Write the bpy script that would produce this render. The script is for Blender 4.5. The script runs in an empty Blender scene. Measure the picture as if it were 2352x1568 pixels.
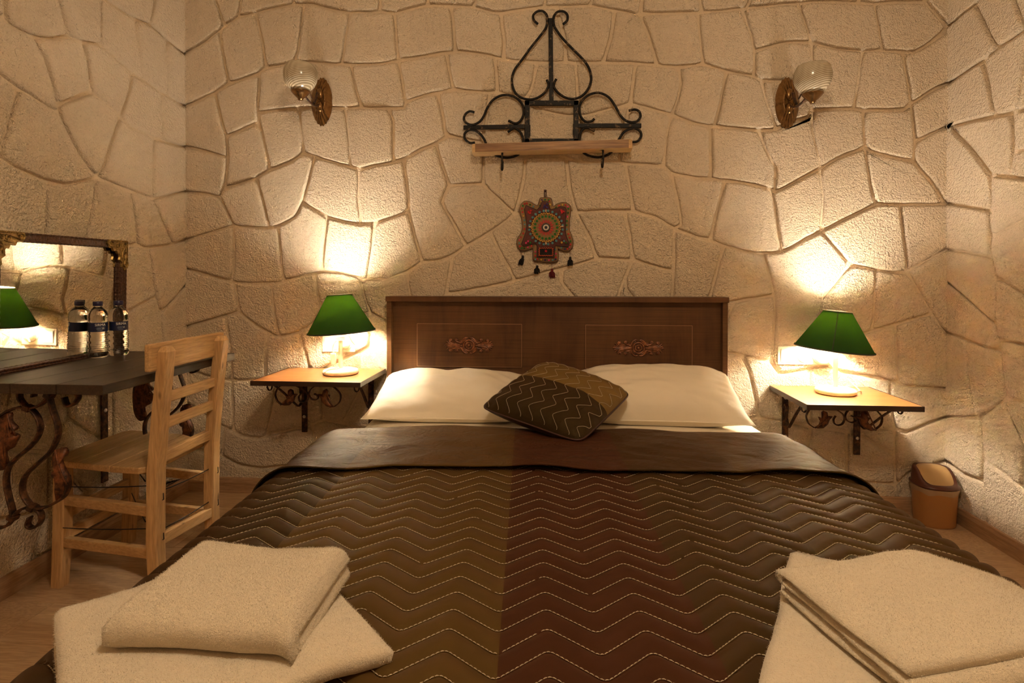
import bpy, bmesh, math, random
from mathutils import Vector, Matrix, noise
random.seed(7)
PI = math.pi
scene = bpy.context.scene
COL = scene.collection

# ---------------------------------------------------------------- camera
F_PX, W_PX, H_PX = 1300.0, 2352.0, 1568.0
YAW, PITCH = math.radians(4.5), math.radians(0.6)
HORIZON_ROW = 630.0
cam_data = bpy.data.cameras.new('camera')
cam_data.sensor_fit = 'HORIZONTAL'
cam_data.sensor_width = 36.0
cam_data.lens = 36.0 * F_PX / W_PX
cam_data.shift_y = (HORIZON_ROW + F_PX * math.tan(PITCH) - H_PX / 2) / W_PX
cam_data.clip_start = 0.02
cam = bpy.data.objects.new('camera', cam_data)
COL.objects.link(cam)
cam.matrix_world = Matrix.Translation((0, 0, 1.06)) @ Matrix.Rotation(YAW, 4, 'Z') @ Matrix.Rotation(PI / 2 - PITCH, 4, 'X')
scene.camera = cam

# ---------------------------------------------------------------- world, exposure
world = bpy.data.worlds.new('world')
scene.world = world
world.use_nodes = True
world.node_tree.nodes['Background'].inputs[0].default_value = (1.0, 0.72, 0.45, 1)
world.node_tree.nodes['Background'].inputs[1].default_value = 0.0
vs = scene.view_settings
vs.view_transform = 'Standard'
vs.look = 'None'
vs.gamma = 1.0
vs.use_curve_mapping = False
vs.exposure = 3.9
BULB_POWER = 74.0          # emission strength of the two bedside bulbs
BULB_COLOR = (1.0, 0.86, 0.68)
FILL_POWER = 7.4        # emission strength of the added, unseen fill globe overhead
FILL_COLOR = (1.0, 0.80, 0.55)

scene.cycles.use_light_tree = False
scene.cycles.max_bounces = 7
scene.cycles.transmission_bounces = 6
scene.cycles.caustics_reflective = False
scene.cycles.caustics_refractive = False

# ---------------------------------------------------------------- room constants (metres)
WALL_Y, WALL_L, WALL_R, CEIL_Z, BACK_Y = 2.635, -1.805, 1.712, 2.50, -1.55

# ---------------------------------------------------------------- helpers
def tag(o, label=None, cat=None, group=None, kind=None):
    if label: o['label'] = label
    if cat: o['category'] = cat
    if group: o['group'] = group
    if kind: o['kind'] = kind
    return o

def empty(name, loc, label=None, cat=None, rz=0.0, group=None, kind=None):
    o = bpy.data.objects.new(name, None)
    o.empty_display_size = 0.05
    o.location = loc
    o.rotation_euler = (0, 0, rz)
    COL.objects.link(o)
    return tag(o, label, cat, group, kind)

def catmull(pts, n=6, closed=False):
    P = [Vector(p) for p in pts]
    out = []
    m = len(P)
    rng = range(m if closed else m - 1)
    for i in rng:
        if closed:
            p0, p1, p2, p3 = P[(i - 1) % m], P[i], P[(i + 1) % m], P[(i + 2) % m]
        else:
            p1, p2 = P[i], P[i + 1]
            p0 = P[i - 1] if i > 0 else p1 + (p1 - p2)
            p3 = P[i + 2] if i + 2 < m else p2 + (p2 - p1)
        for k in range(n):
            t = k / n
            out.append(0.5 * ((2 * p1) + (p2 - p0) * t + (2 * p0 - 5 * p1 + 4 * p2 - p3) * t * t + (3 * p1 - p0 - 3 * p2 + p3) * t ** 3))
    if not closed:
        out.append(P[-1].copy())
    return out

class MB:
    """collects shapes and builds them as one mesh object"""
    def __init__(self):
        self.v, self.f, self.s, self.mi = [], [], [], []
        self.M = Matrix.Identity(4)
    def add(self, vs, fs, smooth=False, mi=0):
        b = len(self.v)
        self.v += [tuple(self.M @ Vector(p)) for p in vs]
        self.f += [tuple(i + b for i in f) for f in fs]
        self.s += [smooth] * len(fs)
        self.mi += [mi] * len(fs)
        return self
    def box(self, c, size, rot=None, bevel=0.0, mi=0):
        hx, hy, hz = size[0] / 2, size[1] / 2, size[2] / 2
        M = Matrix.Translation(c)
        if rot is not None: M = M @ (rot if isinstance(rot, Matrix) else Matrix.Rotation(rot, 4, 'Z'))
        if bevel <= 0:
            vs = [M @ Vector((x, y, z)) for x in (-hx, hx) for y in (-hy, hy) for z in (-hz, hz)]
            fs = [(0, 1, 3, 2), (4, 6, 7, 5), (0, 4, 5, 1), (2, 3, 7, 6), (0, 2, 6, 4), (1, 5, 7, 3)]
            return self.add(vs, fs, False, mi)
        bm = bmesh.new()
        bmesh.ops.create_cube(bm, size=1.0)
        for v in bm.verts: v.co = Vector((v.co.x * 2 * hx, v.co.y * 2 * hy, v.co.z * 2 * hz))
        bmesh.ops.bevel(bm, geom=list(bm.edges), offset=min(bevel, hx * .95, hy * .95, hz * .95), segments=2, affect='EDGES', profile=0.6)
        bm.verts.index_update()
        vs = [M @ v.co for v in bm.verts]
        fs = [tuple(v.index for v in f.verts) for f in bm.faces]
        bm.free()
        return self.add(vs, fs, False, mi)
    def beam(self, a, b, w, h, up=(0, 0, 1), bevel=0.0, mi=0):
        a, b = Vector(a), Vector(b)
        d = (b - a)
        L = d.length
        y = d.normalized()
        upv = Vector(up)
        x = y.cross(upv).normalized()
        z = x.cross(y)
        R = Matrix((x, y, z)).transposed().to_4x4()
        return self.box((a + b) / 2, (w, L, h), R, bevel, mi)
    def tube(self, path, r, n=8, closed=False, caps=True, mi=0, flat=None):
        """round (or elliptic: flat=(rx, ry, up)) tube along path; r a number or list"""
        P = [Vector(p) for p in path]
        m = len(P)
        rs = r if isinstance(r, (list, tuple)) else [r] * m
        T = []
        for i in range(m):
            a = P[(i - 1) % m] if (closed or i > 0) else P[i]
            b = P[(i + 1) % m] if (closed or i < m - 1) else P[i]
            T.append((b - a).normalized() if (b - a).length > 1e-9 else Vector((0, 0, 1)))
        up = Vector((0, 0, 1)) if abs(T[0].z) < .9 else Vector((1, 0, 0))
        N = (up - T[0] * up.dot(T[0])).normalized()
        vs, fs = [], []
        for i in range(m):
            N = (N - T[i] * N.dot(T[i]))
            N = N.normalized() if N.length > 1e-6 else T[i].orthogonal().normalized()
            Bn = T[i].cross(N)
            for k in range(n):
                a = 2 * PI * k / n
                vs.append(P[i] + (N * math.cos(a) + Bn * math.sin(a)) * rs[i])
        for i in range(m if closed else m - 1):
            for k in range(n):
                j = (i + 1) % m
                fs.append((i * n + k, i * n + (k + 1) % n, j * n + (k + 1) % n, j * n + k))
        if caps and not closed:
            fs.append(tuple(range(n - 1, -1, -1)))
            fs.append(tuple((m - 1) * n + k for k in range(n)))
        return self.add(vs, fs, True, mi)
    def strip(self, path, side, w, t, mi=0, taper=None):
        """flat bar along path: width w along the fixed direction side, thickness t across"""
        P = [Vector(p) for p in path]
        m = len(P)
        S = Vector(side).normalized()
        vs, fs = [], []
        for i in range(m):
            a, b = P[max(i - 1, 0)], P[min(i + 1, m - 1)]
            T = (b - a).normalized()
            Nn = T.cross(S)
            Nn = Nn.normalized() if Nn.length > 1e-6 else Vector((0, 0, 1))
            k = taper(i / (m - 1)) if taper else 1.0
            for sx, sn in ((-1, -.6), (-.8, -1), (.8, -1), (1, -.6), (1, .6), (.8, 1), (-.8, 1), (-1, .6)):
                vs.append(P[i] + S * (sx * w / 2 * k) + Nn * (sn * t / 2 * k))
        n = 8
        for i in range(m - 1):
            for k in range(n):
                fs.append((i * n + k, i * n + (k + 1) % n, (i + 1) * n + (k + 1) % n, (i + 1) * n + k))
        fs.append(tuple(range(n - 1, -1, -1)))
        fs.append(tuple((m - 1) * n + k for k in range(n)))
        self.add(vs, fs, True, mi)
        return self
    def lathe(self, prof, n=32, c=(0, 0, 0), caps=True, mi=0, rfun=None):
        """profile of (r, z) turned about Z"""
        vs, fs = [], []
        m = len(prof)
        for i, (r, z) in enumerate(prof):
            for k in range(n):
                a = 2 * PI * k / n
                rr = rfun(r, z, a) if rfun else r
                vs.append((c[0] + rr * math.cos(a), c[1] + rr * math.sin(a), c[2] + z))
        for i in range(m - 1):
            for k in range(n):
                fs.append((i * n + k, i * n + (k + 1) % n, (i + 1) * n + (k + 1) % n, (i + 1) * n + k))
        if caps:
            if prof[0][0] > 1e-6: fs.append(tuple(range(n - 1, -1, -1)))
            if prof[-1][0] > 1e-6: fs.append(tuple((m - 1) * n + k for k in range(n)))
        return self.add(vs, fs, True, mi)
    def ball(self, c, r, n=12, m=8, mi=0):
        r = r if isinstance(r, (tuple, list)) else (r, r, r)
        vs = [(c[0], c[1], c[2] - r[2])]
        for i in range(1, m):
            p = -PI / 2 + PI * i / m
            for k in range(n):
                a = 2 * PI * k / n
                vs.append((c[0] + r[0] * math.cos(p) * math.cos(a), c[1] + r[1] * math.cos(p) * math.sin(a), c[2] + r[2] * math.sin(p)))
        vs.append((c[0], c[1], c[2] + r[2]))
        fs = [(0, 1 + (k + 1) % n, 1 + k) for k in range(n)]
        for i in range(m - 2):
            for k in range(n):
                a, b = 1 + i * n + k, 1 + i * n + (k + 1) % n
                fs.append((a, b, b + n, a + n))
        t = len(vs) - 1
        fs += [(t, 1 + (m - 2) * n + k, 1 + (m - 2) * n + (k + 1) % n) for k in range(n)]
        return self.add(vs, fs, True, mi)
    def slab(self, outline, y0, y1, axis='Y', bulge=0.0, mi=0, smooth=False):
        """outline (a, z) extruded between two depths; axis Y: (a, y, z), axis Z: (a, b) extruded in z; bulge domes the first face"""
        m = len(outline)
        ca = sum(p[0] for p in outline) / m
        cb = sum(p[1] for p in outline) / m
        mk = (lambda a, b, d: (a, d, b)) if axis == 'Y' else (lambda a, b, d: (a, b, d))
        vs = [mk(a, b, y0) for a, b in outline] + [mk(a, b, y1) for a, b in outline]
        fs = [(i, (i + 1) % m, m + (i + 1) % m, m + i) for i in range(m)]
        fs.append(tuple(range(2 * m - 1, m - 1, -1)))
        if bulge:
            sgn = -1 if y1 > y0 else 1
            ring = [mk(ca + (a - ca) * .62, cb + (b - cb) * .62, y0 + sgn * bulge * .8) for a, b in outline]
            o = len(vs)
            vs += ring
            vs.append(mk(ca, cb, y0 + sgn * bulge))
            fs += [(o + i, o + (i + 1) % m, (i + 1) % m, i) for i in range(m)]
            fs += [(len(vs) - 1, o + (i + 1) % m, o + i) for i in range(m)]
        else:
            fs.append(tuple(range(m)))
        return self.add(vs, fs, smooth or bool(bulge), mi)
    def grid(self, nu, nv, fn, smooth=True, mi=0, wrap_u=False):
        vs = [fn(i, j) for i in range(nu) for j in range(nv)]
        fs = [(i * nv + j, ((i + 1) % nu) * nv + j, ((i + 1) % nu) * nv + j + 1, i * nv + j + 1)
              for i in range(nu if wrap_u else nu - 1) for j in range(nv - 1)]
        return self.add(vs, fs, smooth, mi)
    def build(self, name, mat, parent=None, fix=True, uv=None):
        me = bpy.data.meshes.new(name)
        me.from_pydata(self.v, [], self.f)
        me.polygons.foreach_set('use_smooth', self.s)
        mats = mat if isinstance(mat, (list, tuple)) else [mat]
        for m in mats: me.materials.append(m)
        if len(mats) > 1: me.polygons.foreach_set('material_index', self.mi)
        if fix:
            bm = bmesh.new()
            bm.from_mesh(me)
            bmesh.ops.recalc_face_normals(bm, faces=bm.faces)
            bm.to_mesh(me)
            bm.free()
        if uv:
            l = me.uv_layers.new(name='UVMap')
            for lp in me.loops: l.data[lp.index].uv = uv[lp.vertex_index]
        me.update()
        o = bpy.data.objects.new(name, me)
        COL.objects.link(o)
        if parent is not None: o.parent = parent
        return o

def copy_tree(o, parent=None):
    c = o.copy()
    COL.objects.link(c)
    c.parent = parent
    for ch in list(o.children): copy_tree(ch, c)
    return c

# ---------------------------------------------------------------- materials
class NT:
    def __init__(self, name):
        self.m = bpy.data.materials.new(name)
        self.m.use_nodes = True
        self.t = self.m.node_tree
        self.b = self.t.nodes['Principled BSDF']
        self.out = self.t.nodes['Material Output']
    def n(self, ty, **kw):
        nd = self.t.nodes.new(ty)
        for k, v in kw.items():
            if k in nd.inputs: nd.inputs[k].default_value = v
            else: setattr(nd, k, v)
        return nd
    def l(self, a, b): self.t.links.new(a, b)
    def coord(self, kind='Object', scale=(1, 1, 1)):
        tc = self.n('ShaderNodeTexCoord')
        mp = self.n('ShaderNodeMapping')
        mp.inputs['Scale'].default_value = scale
        self.l(tc.outputs[kind], mp.inputs['Vector'])
        return mp.outputs[0]
    def noise(self, vec, scale, detail=3, rough=.55, dist=0.0):
        nd = self.n('ShaderNodeTexNoise')
        nd.inputs['Scale'].default_value = scale
        nd.inputs['Detail'].default_value = detail
        nd.inputs['Roughness'].default_value = rough
        nd.inputs['Distortion'].default_value = dist
        if vec is not None: self.l(vec, nd.inputs['Vector'])
        return nd.outputs['Fac']
    def ramp(self, fac, stops, interp='LINEAR'):
        r = self.n('ShaderNodeValToRGB')
        r.color_ramp.interpolation = interp
        e = r.color_ramp.elements
        while len(e) > 1: e.remove(e[-1])
        for i, (p, c) in enumerate(stops):
            if i == 0: e[0].position = p; e[0].color = (*c, 1)
            else: e.new(p).color = (*c, 1)
        self.l(fac, r.inputs['Fac'])
        return r.outputs['Color']
    def mix(self, fac, a, b, mode='MIX'):
        m = self.n('ShaderNodeMix', data_type='RGBA', blend_type=mode)
        for s, v in ((m.inputs[0], fac), (m.inputs[6], a), (m.inputs[7], b)):
            if hasattr(v, 'is_output') or isinstance(v, bpy.types.NodeSocket): self.l(v, s)
            elif isinstance(v, (int, float)): s.default_value = v
            else: s.default_value = (*v, 1)
        return m.outputs[2]
    def bump(self, h, strength=.5, dist=.002, prev=None):
        b = self.n('ShaderNodeBump')
        b.inputs['Strength'].default_value = strength
        b.inputs['Distance'].default_value = dist
        self.l(h, b.inputs['Height'])
        if prev is not None: self.l(prev, b.inputs['Normal'])
        return b.outputs['Normal']
    def done(self, color=None, rough=.5, metal=0.0, normal=None, **kw):
        i = self.b.inputs
        if color is not None:
            if isinstance(color, bpy.types.NodeSocket): self.l(color, i['Base Color'])
            else: i['Base Color'].default_value = (*color, 1)
        if isinstance(rough, bpy.types.NodeSocket): self.l(rough, i['Roughness'])
        else: i['Roughness'].default_value = rough
        i['Metallic'].default_value = metal
        if normal is not None: self.l(normal, i['Normal'])
        for k, v in kw.items():
            k = k.replace('_', ' ')
            if isinstance(v, bpy.types.NodeSocket): self.l(v, i[k])
            else: i[k].default_value = (*v, 1) if isinstance(v, tuple) and len(v) == 3 else v
        return self.m

def plain(name, color, rough=.5, metal=0.0, **kw):
    return NT(name).done(color, rough, metal, **kw)

def make_plaster(name, lo, hi, grain=1.0):
    n = NT(name)
    v = n.coord()
    big = n.noise(v, 2.2, 2, .6)
    col = n.ramp(big, [(.3, lo), (.7, hi)])
    spk = n.noise(v, 160, 1, .6)
    col = n.mix(n.ramp(spk, [(.24, (1, 1, 1)), (.30, (0, 0, 0))]), col, tuple(c * .72 for c in lo))
    w = n.noise(v, 30, 2, .6, 1.6)
    fine = n.noise(v, 130, 2.5, .72)
    b1 = n.bump(w, .9 * grain, .012)
    b2 = n.bump(fine, 1.0 * grain, .014, b1)
    return n.done(col, .88, normal=b2, Specular_IOR_Level=.25)

def make_wood(name, dark, light, axis='X', scale=1.0, rough=.5, knots=0.0, coat=0.0, contrast=.5, bump=.15):
    n = NT(name)
    st = {'X': (1.2, 16, 16), 'Y': (16, 1.2, 16), 'Z': (16, 16, 1.2)}[axis]
    v = n.coord('Object', tuple(s * scale for s in st))
    g = n.noise(v, 2.0, 5, .62, .6)
    v2 = n.coord('Object', tuple(s * scale * 5 for s in st))
    fi = n.noise(v2, 2.6, 3, .6, .2)
    col = n.ramp(g, [(.5 - contrast * .5, dark), (.5 + contrast * .5, light)])
    col = n.mix(n.ramp(fi, [(.35, (.55, .55, .55)), (.62, (0, 0, 0))]), col, tuple(c * .62 for c in dark))
    if knots > 0:
        vk = n.coord('Object', tuple({'X': (4, 9, 9), 'Y': (9, 4, 9), 'Z': (9, 9, 4)}[axis]))
        vo = n.n('ShaderNodeTexVoronoi', feature='F1')
        vo.inputs['Scale'].default_value = 1.6
        n.l(vk, vo.inputs['Vector'])
        col = n.mix(n.ramp(vo.outputs['Distance'], [(0, (1, 1, 1)), (.06 * knots, (.8, .8, .8)), (.13 * knots, (0, 0, 0))]), col, tuple(c * .35 for c in dark))
    nm = n.bump(fi, bump, .0015)
    return n.done(col, rough, normal=nm, Coat_Weight=coat, Coat_Roughness=.25)

M = {}
M['stone'] = make_plaster('wall_plaster_stone', (.79, .645, .475), (.87, .73, .56))
M['mortar'] = make_plaster('wall_plaster_joint', (.77, .62, .44), (.84, .69, .51), .5)
M['ceiling'] = make_plaster('ceiling_plaster', (.78, .64, .46), (.82, .68, .50), .5)
M['floor'] = make_wood('oak_laminate', (.44, .27, .14), (.66, .45, .26), 'X', .8, .42, contrast=.7, bump=.06)
M['base'] = make_wood('oak_skirting', (.36, .20, .10), (.55, .35, .19), 'X', 1.0, .45)
M['base_y'] = make_wood('oak_skirting_side', (.36, .20, .10), (.55, .35, .19), 'Y', 1.0, .45)
def make_headboard():
    n = NT('dark_walnut_laminate')
    v = n.coord('Object', (14, 14, 1.6))
    g = n.noise(v, 1.3, 5, .62, .9)
    big = n.noise(n.coord('Object', (3.2, 3.2, 2.0)), 1.5, 3)
    saw = n.noise(n.coord('Object', (3, 3, 260)), 1.0, 2)
    col = n.ramp(g, [(.25, (.045, .016, .006)), (.75, (.135, .056, .020))])
    col = n.mix(n.ramp(big, [(.35, (0, 0, 0)), (.75, (.75, .75, .75))]), col, (.16, .075, .028))
    col = n.mix(n.ramp(saw, [(.36, (.4, .4, .4)), (.5, (0, 0, 0))]), col, (.028, .010, .004))
    return n.done(col, .42, normal=n.bump(saw, .12, .001), Specular_IOR_Level=.4)
M['walnut'] = make_headboard()
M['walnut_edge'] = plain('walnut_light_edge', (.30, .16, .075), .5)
M['carved'] = NT('bronzed_carving')
_n = M['carved']
M['carved'] = _n.done(_n.ramp(_n.noise(_n.coord(), 60, 3), [(.35, (.10, .032, .012)), (.65, (.36, .135, .055))]), .30, .25, Specular_IOR_Level=.8)
M['pine'] = make_wood('pale_pine', (.52, .30, .12), (.74, .49, .24), 'X', .9, .5, knots=.8)
M['pine_y'] = make_wood('pale_pine_cross', (.54, .31, .125), (.74, .49, .24), 'Y', .9, .5, knots=.6)
M['pine_z'] = make_wood('pale_pine_upright', (.54, .31, .125), (.76, .50, .25), 'Z', .8, .5, knots=.9)
M['desk'] = make_wood('dark_stained_board', (.016, .009, .005), (.075, .042, .022), 'Y', .9, .42, coat=.0, contrast=.6, bump=.35)
M['shelfwood'] = make_wood('orange_stained_board', (.20, .072, .020), (.40, .17, .050), 'X', .8, .38, knots=.5, coat=.15)
M['shelfedge'] = plain('scorched_board_edge', (.035, .016, .008), .45)
M['burnt'] = make_wood('scorched_pine', (.16, .065, .022), (.56, .32, .13), 'X', .5, .5, contrast=.5)
M['lightpine'] = make_wood('light_pine_board', (.60, .37, .16), (.78, .53, .27), 'X', .7, .5, knots=.7)
def make_iron(name, base, rub, amount, metal=.25, rough=.5):
    n = NT(name)
    v = n.coord()
    f = n.noise(v, 46, 4, .7)
    col = n.ramp(f, [(.56 - amount * .26, base), (.66, rub)])
    return n.done(col, rough, metal, normal=n.bump(n.noise(v, 220, 3), .35, .001), Specular_IOR_Level=.5 if metal > .15 else .25)
M['iron'] = make_iron('black_forged_iron', (.006, .0045, .0035), (.16, .10, .05), .0, .0, .55)
M['bronze_iron'] = make_iron('brown_forged_iron', (.020, .009, .005), (.14, .055, .022), .5)
M['leaf_iron'] = make_iron('copper_rubbed_leaf', (.03, .011, .006), (.27, .095, .035), .75)
M['brass'] = make_iron('antique_brass', (.16, .085, .030), (.30, .17, .065), .9, .85, .26)
M['gold'] = make_iron('antique_gilt', (.10, .055, .018), (.50, .33, .11), .9, .75, .36)
M['chrome'] = plain('pale_metal', (.7, .65, .58), .3, .9)
M['steel'] = plain('galvanised_screw', (.62, .58, .52), .4, .8)
M['plastic_white'] = plain('cream_plastic', (.82, .74, .58), .35)
M['plastic_dark'] = plain('socket_hole', (.05, .04, .03), .5)
M['lamp_white'] = plain('cream_lacquer', (.84, .76, .60), .3)
M['navy'] = plain('navy_cap', (.010, .008, .055), .35)
M['label'] = plain('navy_label', (.006, .014, .060), .38)
M['label_ink'] = plain('white_print', (.85, .85, .85), .5)
M['label_faint'] = plain('pale_blue_print', (.25, .32, .45), .5)
M['pet'] = NT('clear_bottle').done((.98, .985, .98), .02, Transmission_Weight=1.0, IOR=1.33)
M['mirror'] = plain('mirror_glass', (.76, .75, .70), .015, 1.0)
M['wire'] = plain('black_wire', (.012, .010, .009), .5, .3)
M['liner'] = NT('thin_plastic_bag')
M['liner'] = M['liner'].done((.60, .42, .26), .35, Alpha=.55)
M['bin'] = plain('tan_plastic', (.36, .165, .052), .38)
M['bin_lid'] = plain('brown_plastic', (.085, .022, .012), .32)
M['bin_flap'] = plain('beige_plastic', (.46, .29, .12), .36)
def make_cloth(name, col, weave=900, wr=.25, rough=.8, sheen=.2):
    n = NT(name)
    v = n.coord()
    b = n.bump(n.noise(v, weave, 2), .2, .0006)
    b = n.bump(n.noise(v, 9, 3, .5, .7), wr, .012, b)
    return n.done(col, rough, normal=b, Sheen_Weight=sheen, Sheen_Roughness=.5)
M['linen'] = make_cloth('white_cotton', (.86, .77, .62))
def make_terry(name, col):
    n = NT(name)
    v = n.coord()
    f1 = n.noise(v, 330, 3, .7, .6)
    f2 = n.noise(v, 70, 3, .6, .4)
    c = n.mix(n.ramp(f2, [(.3, (0, 0, 0)), (.7, (.6, .6, .6))]), col, tuple(x * .86 for x in col))
    b = n.bump(f2, .35, .004)
    b = n.bump(f1, .9, .0035, b)
    return n.done(c, .95, normal=b, Sheen_Weight=.5, Sheen_Roughness=.6)
M['terry'] = make_terry('cream_terry', (.80, .68, .50))
M['terry_hem'] = make_cloth('towel_hem', (.80, .70, .53), 700, .1)
def make_satin(name, stops, wr=.0):
    """striped shot satin; the stripe coordinate runs along the U of the UV map"""
    n = NT(name)
    tc = n.n('ShaderNodeUVMap')
    sx = n.n('ShaderNodeSeparateXYZ')
    n.l(tc.outputs[0], sx.inputs[0])
    col = n.ramp(sx.outputs[0], stops, 'CONSTANT')
    lw = n.n('ShaderNodeLayerWeight')
    lw.inputs['Blend'].default_value = .35
    warm = n.mix(.45, col, (.10, .038, .015))
    c2 = n.mix(lw.outputs['Facing'], col, warm)
    nm = n.bump(n.noise(n.coord(), 1100, 2), .10, .0005)
    if wr: nm = n.bump(n.noise(n.coord('Object', (1, 1.6, 1)), 7.5, 4, .55, 1.6), wr, .02, nm)
    return n.done(c2, .52, normal=nm, Specular_IOR_Level=.22, Specular_Tint=(.75, .50, .20, 1), Sheen_Weight=.02, Sheen_Roughness=.4, Sheen_Tint=(.9, .7, .4, 1))

MIRROR_LEAN = 1.2
FILL_LAMP = (.15, .25)

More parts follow.
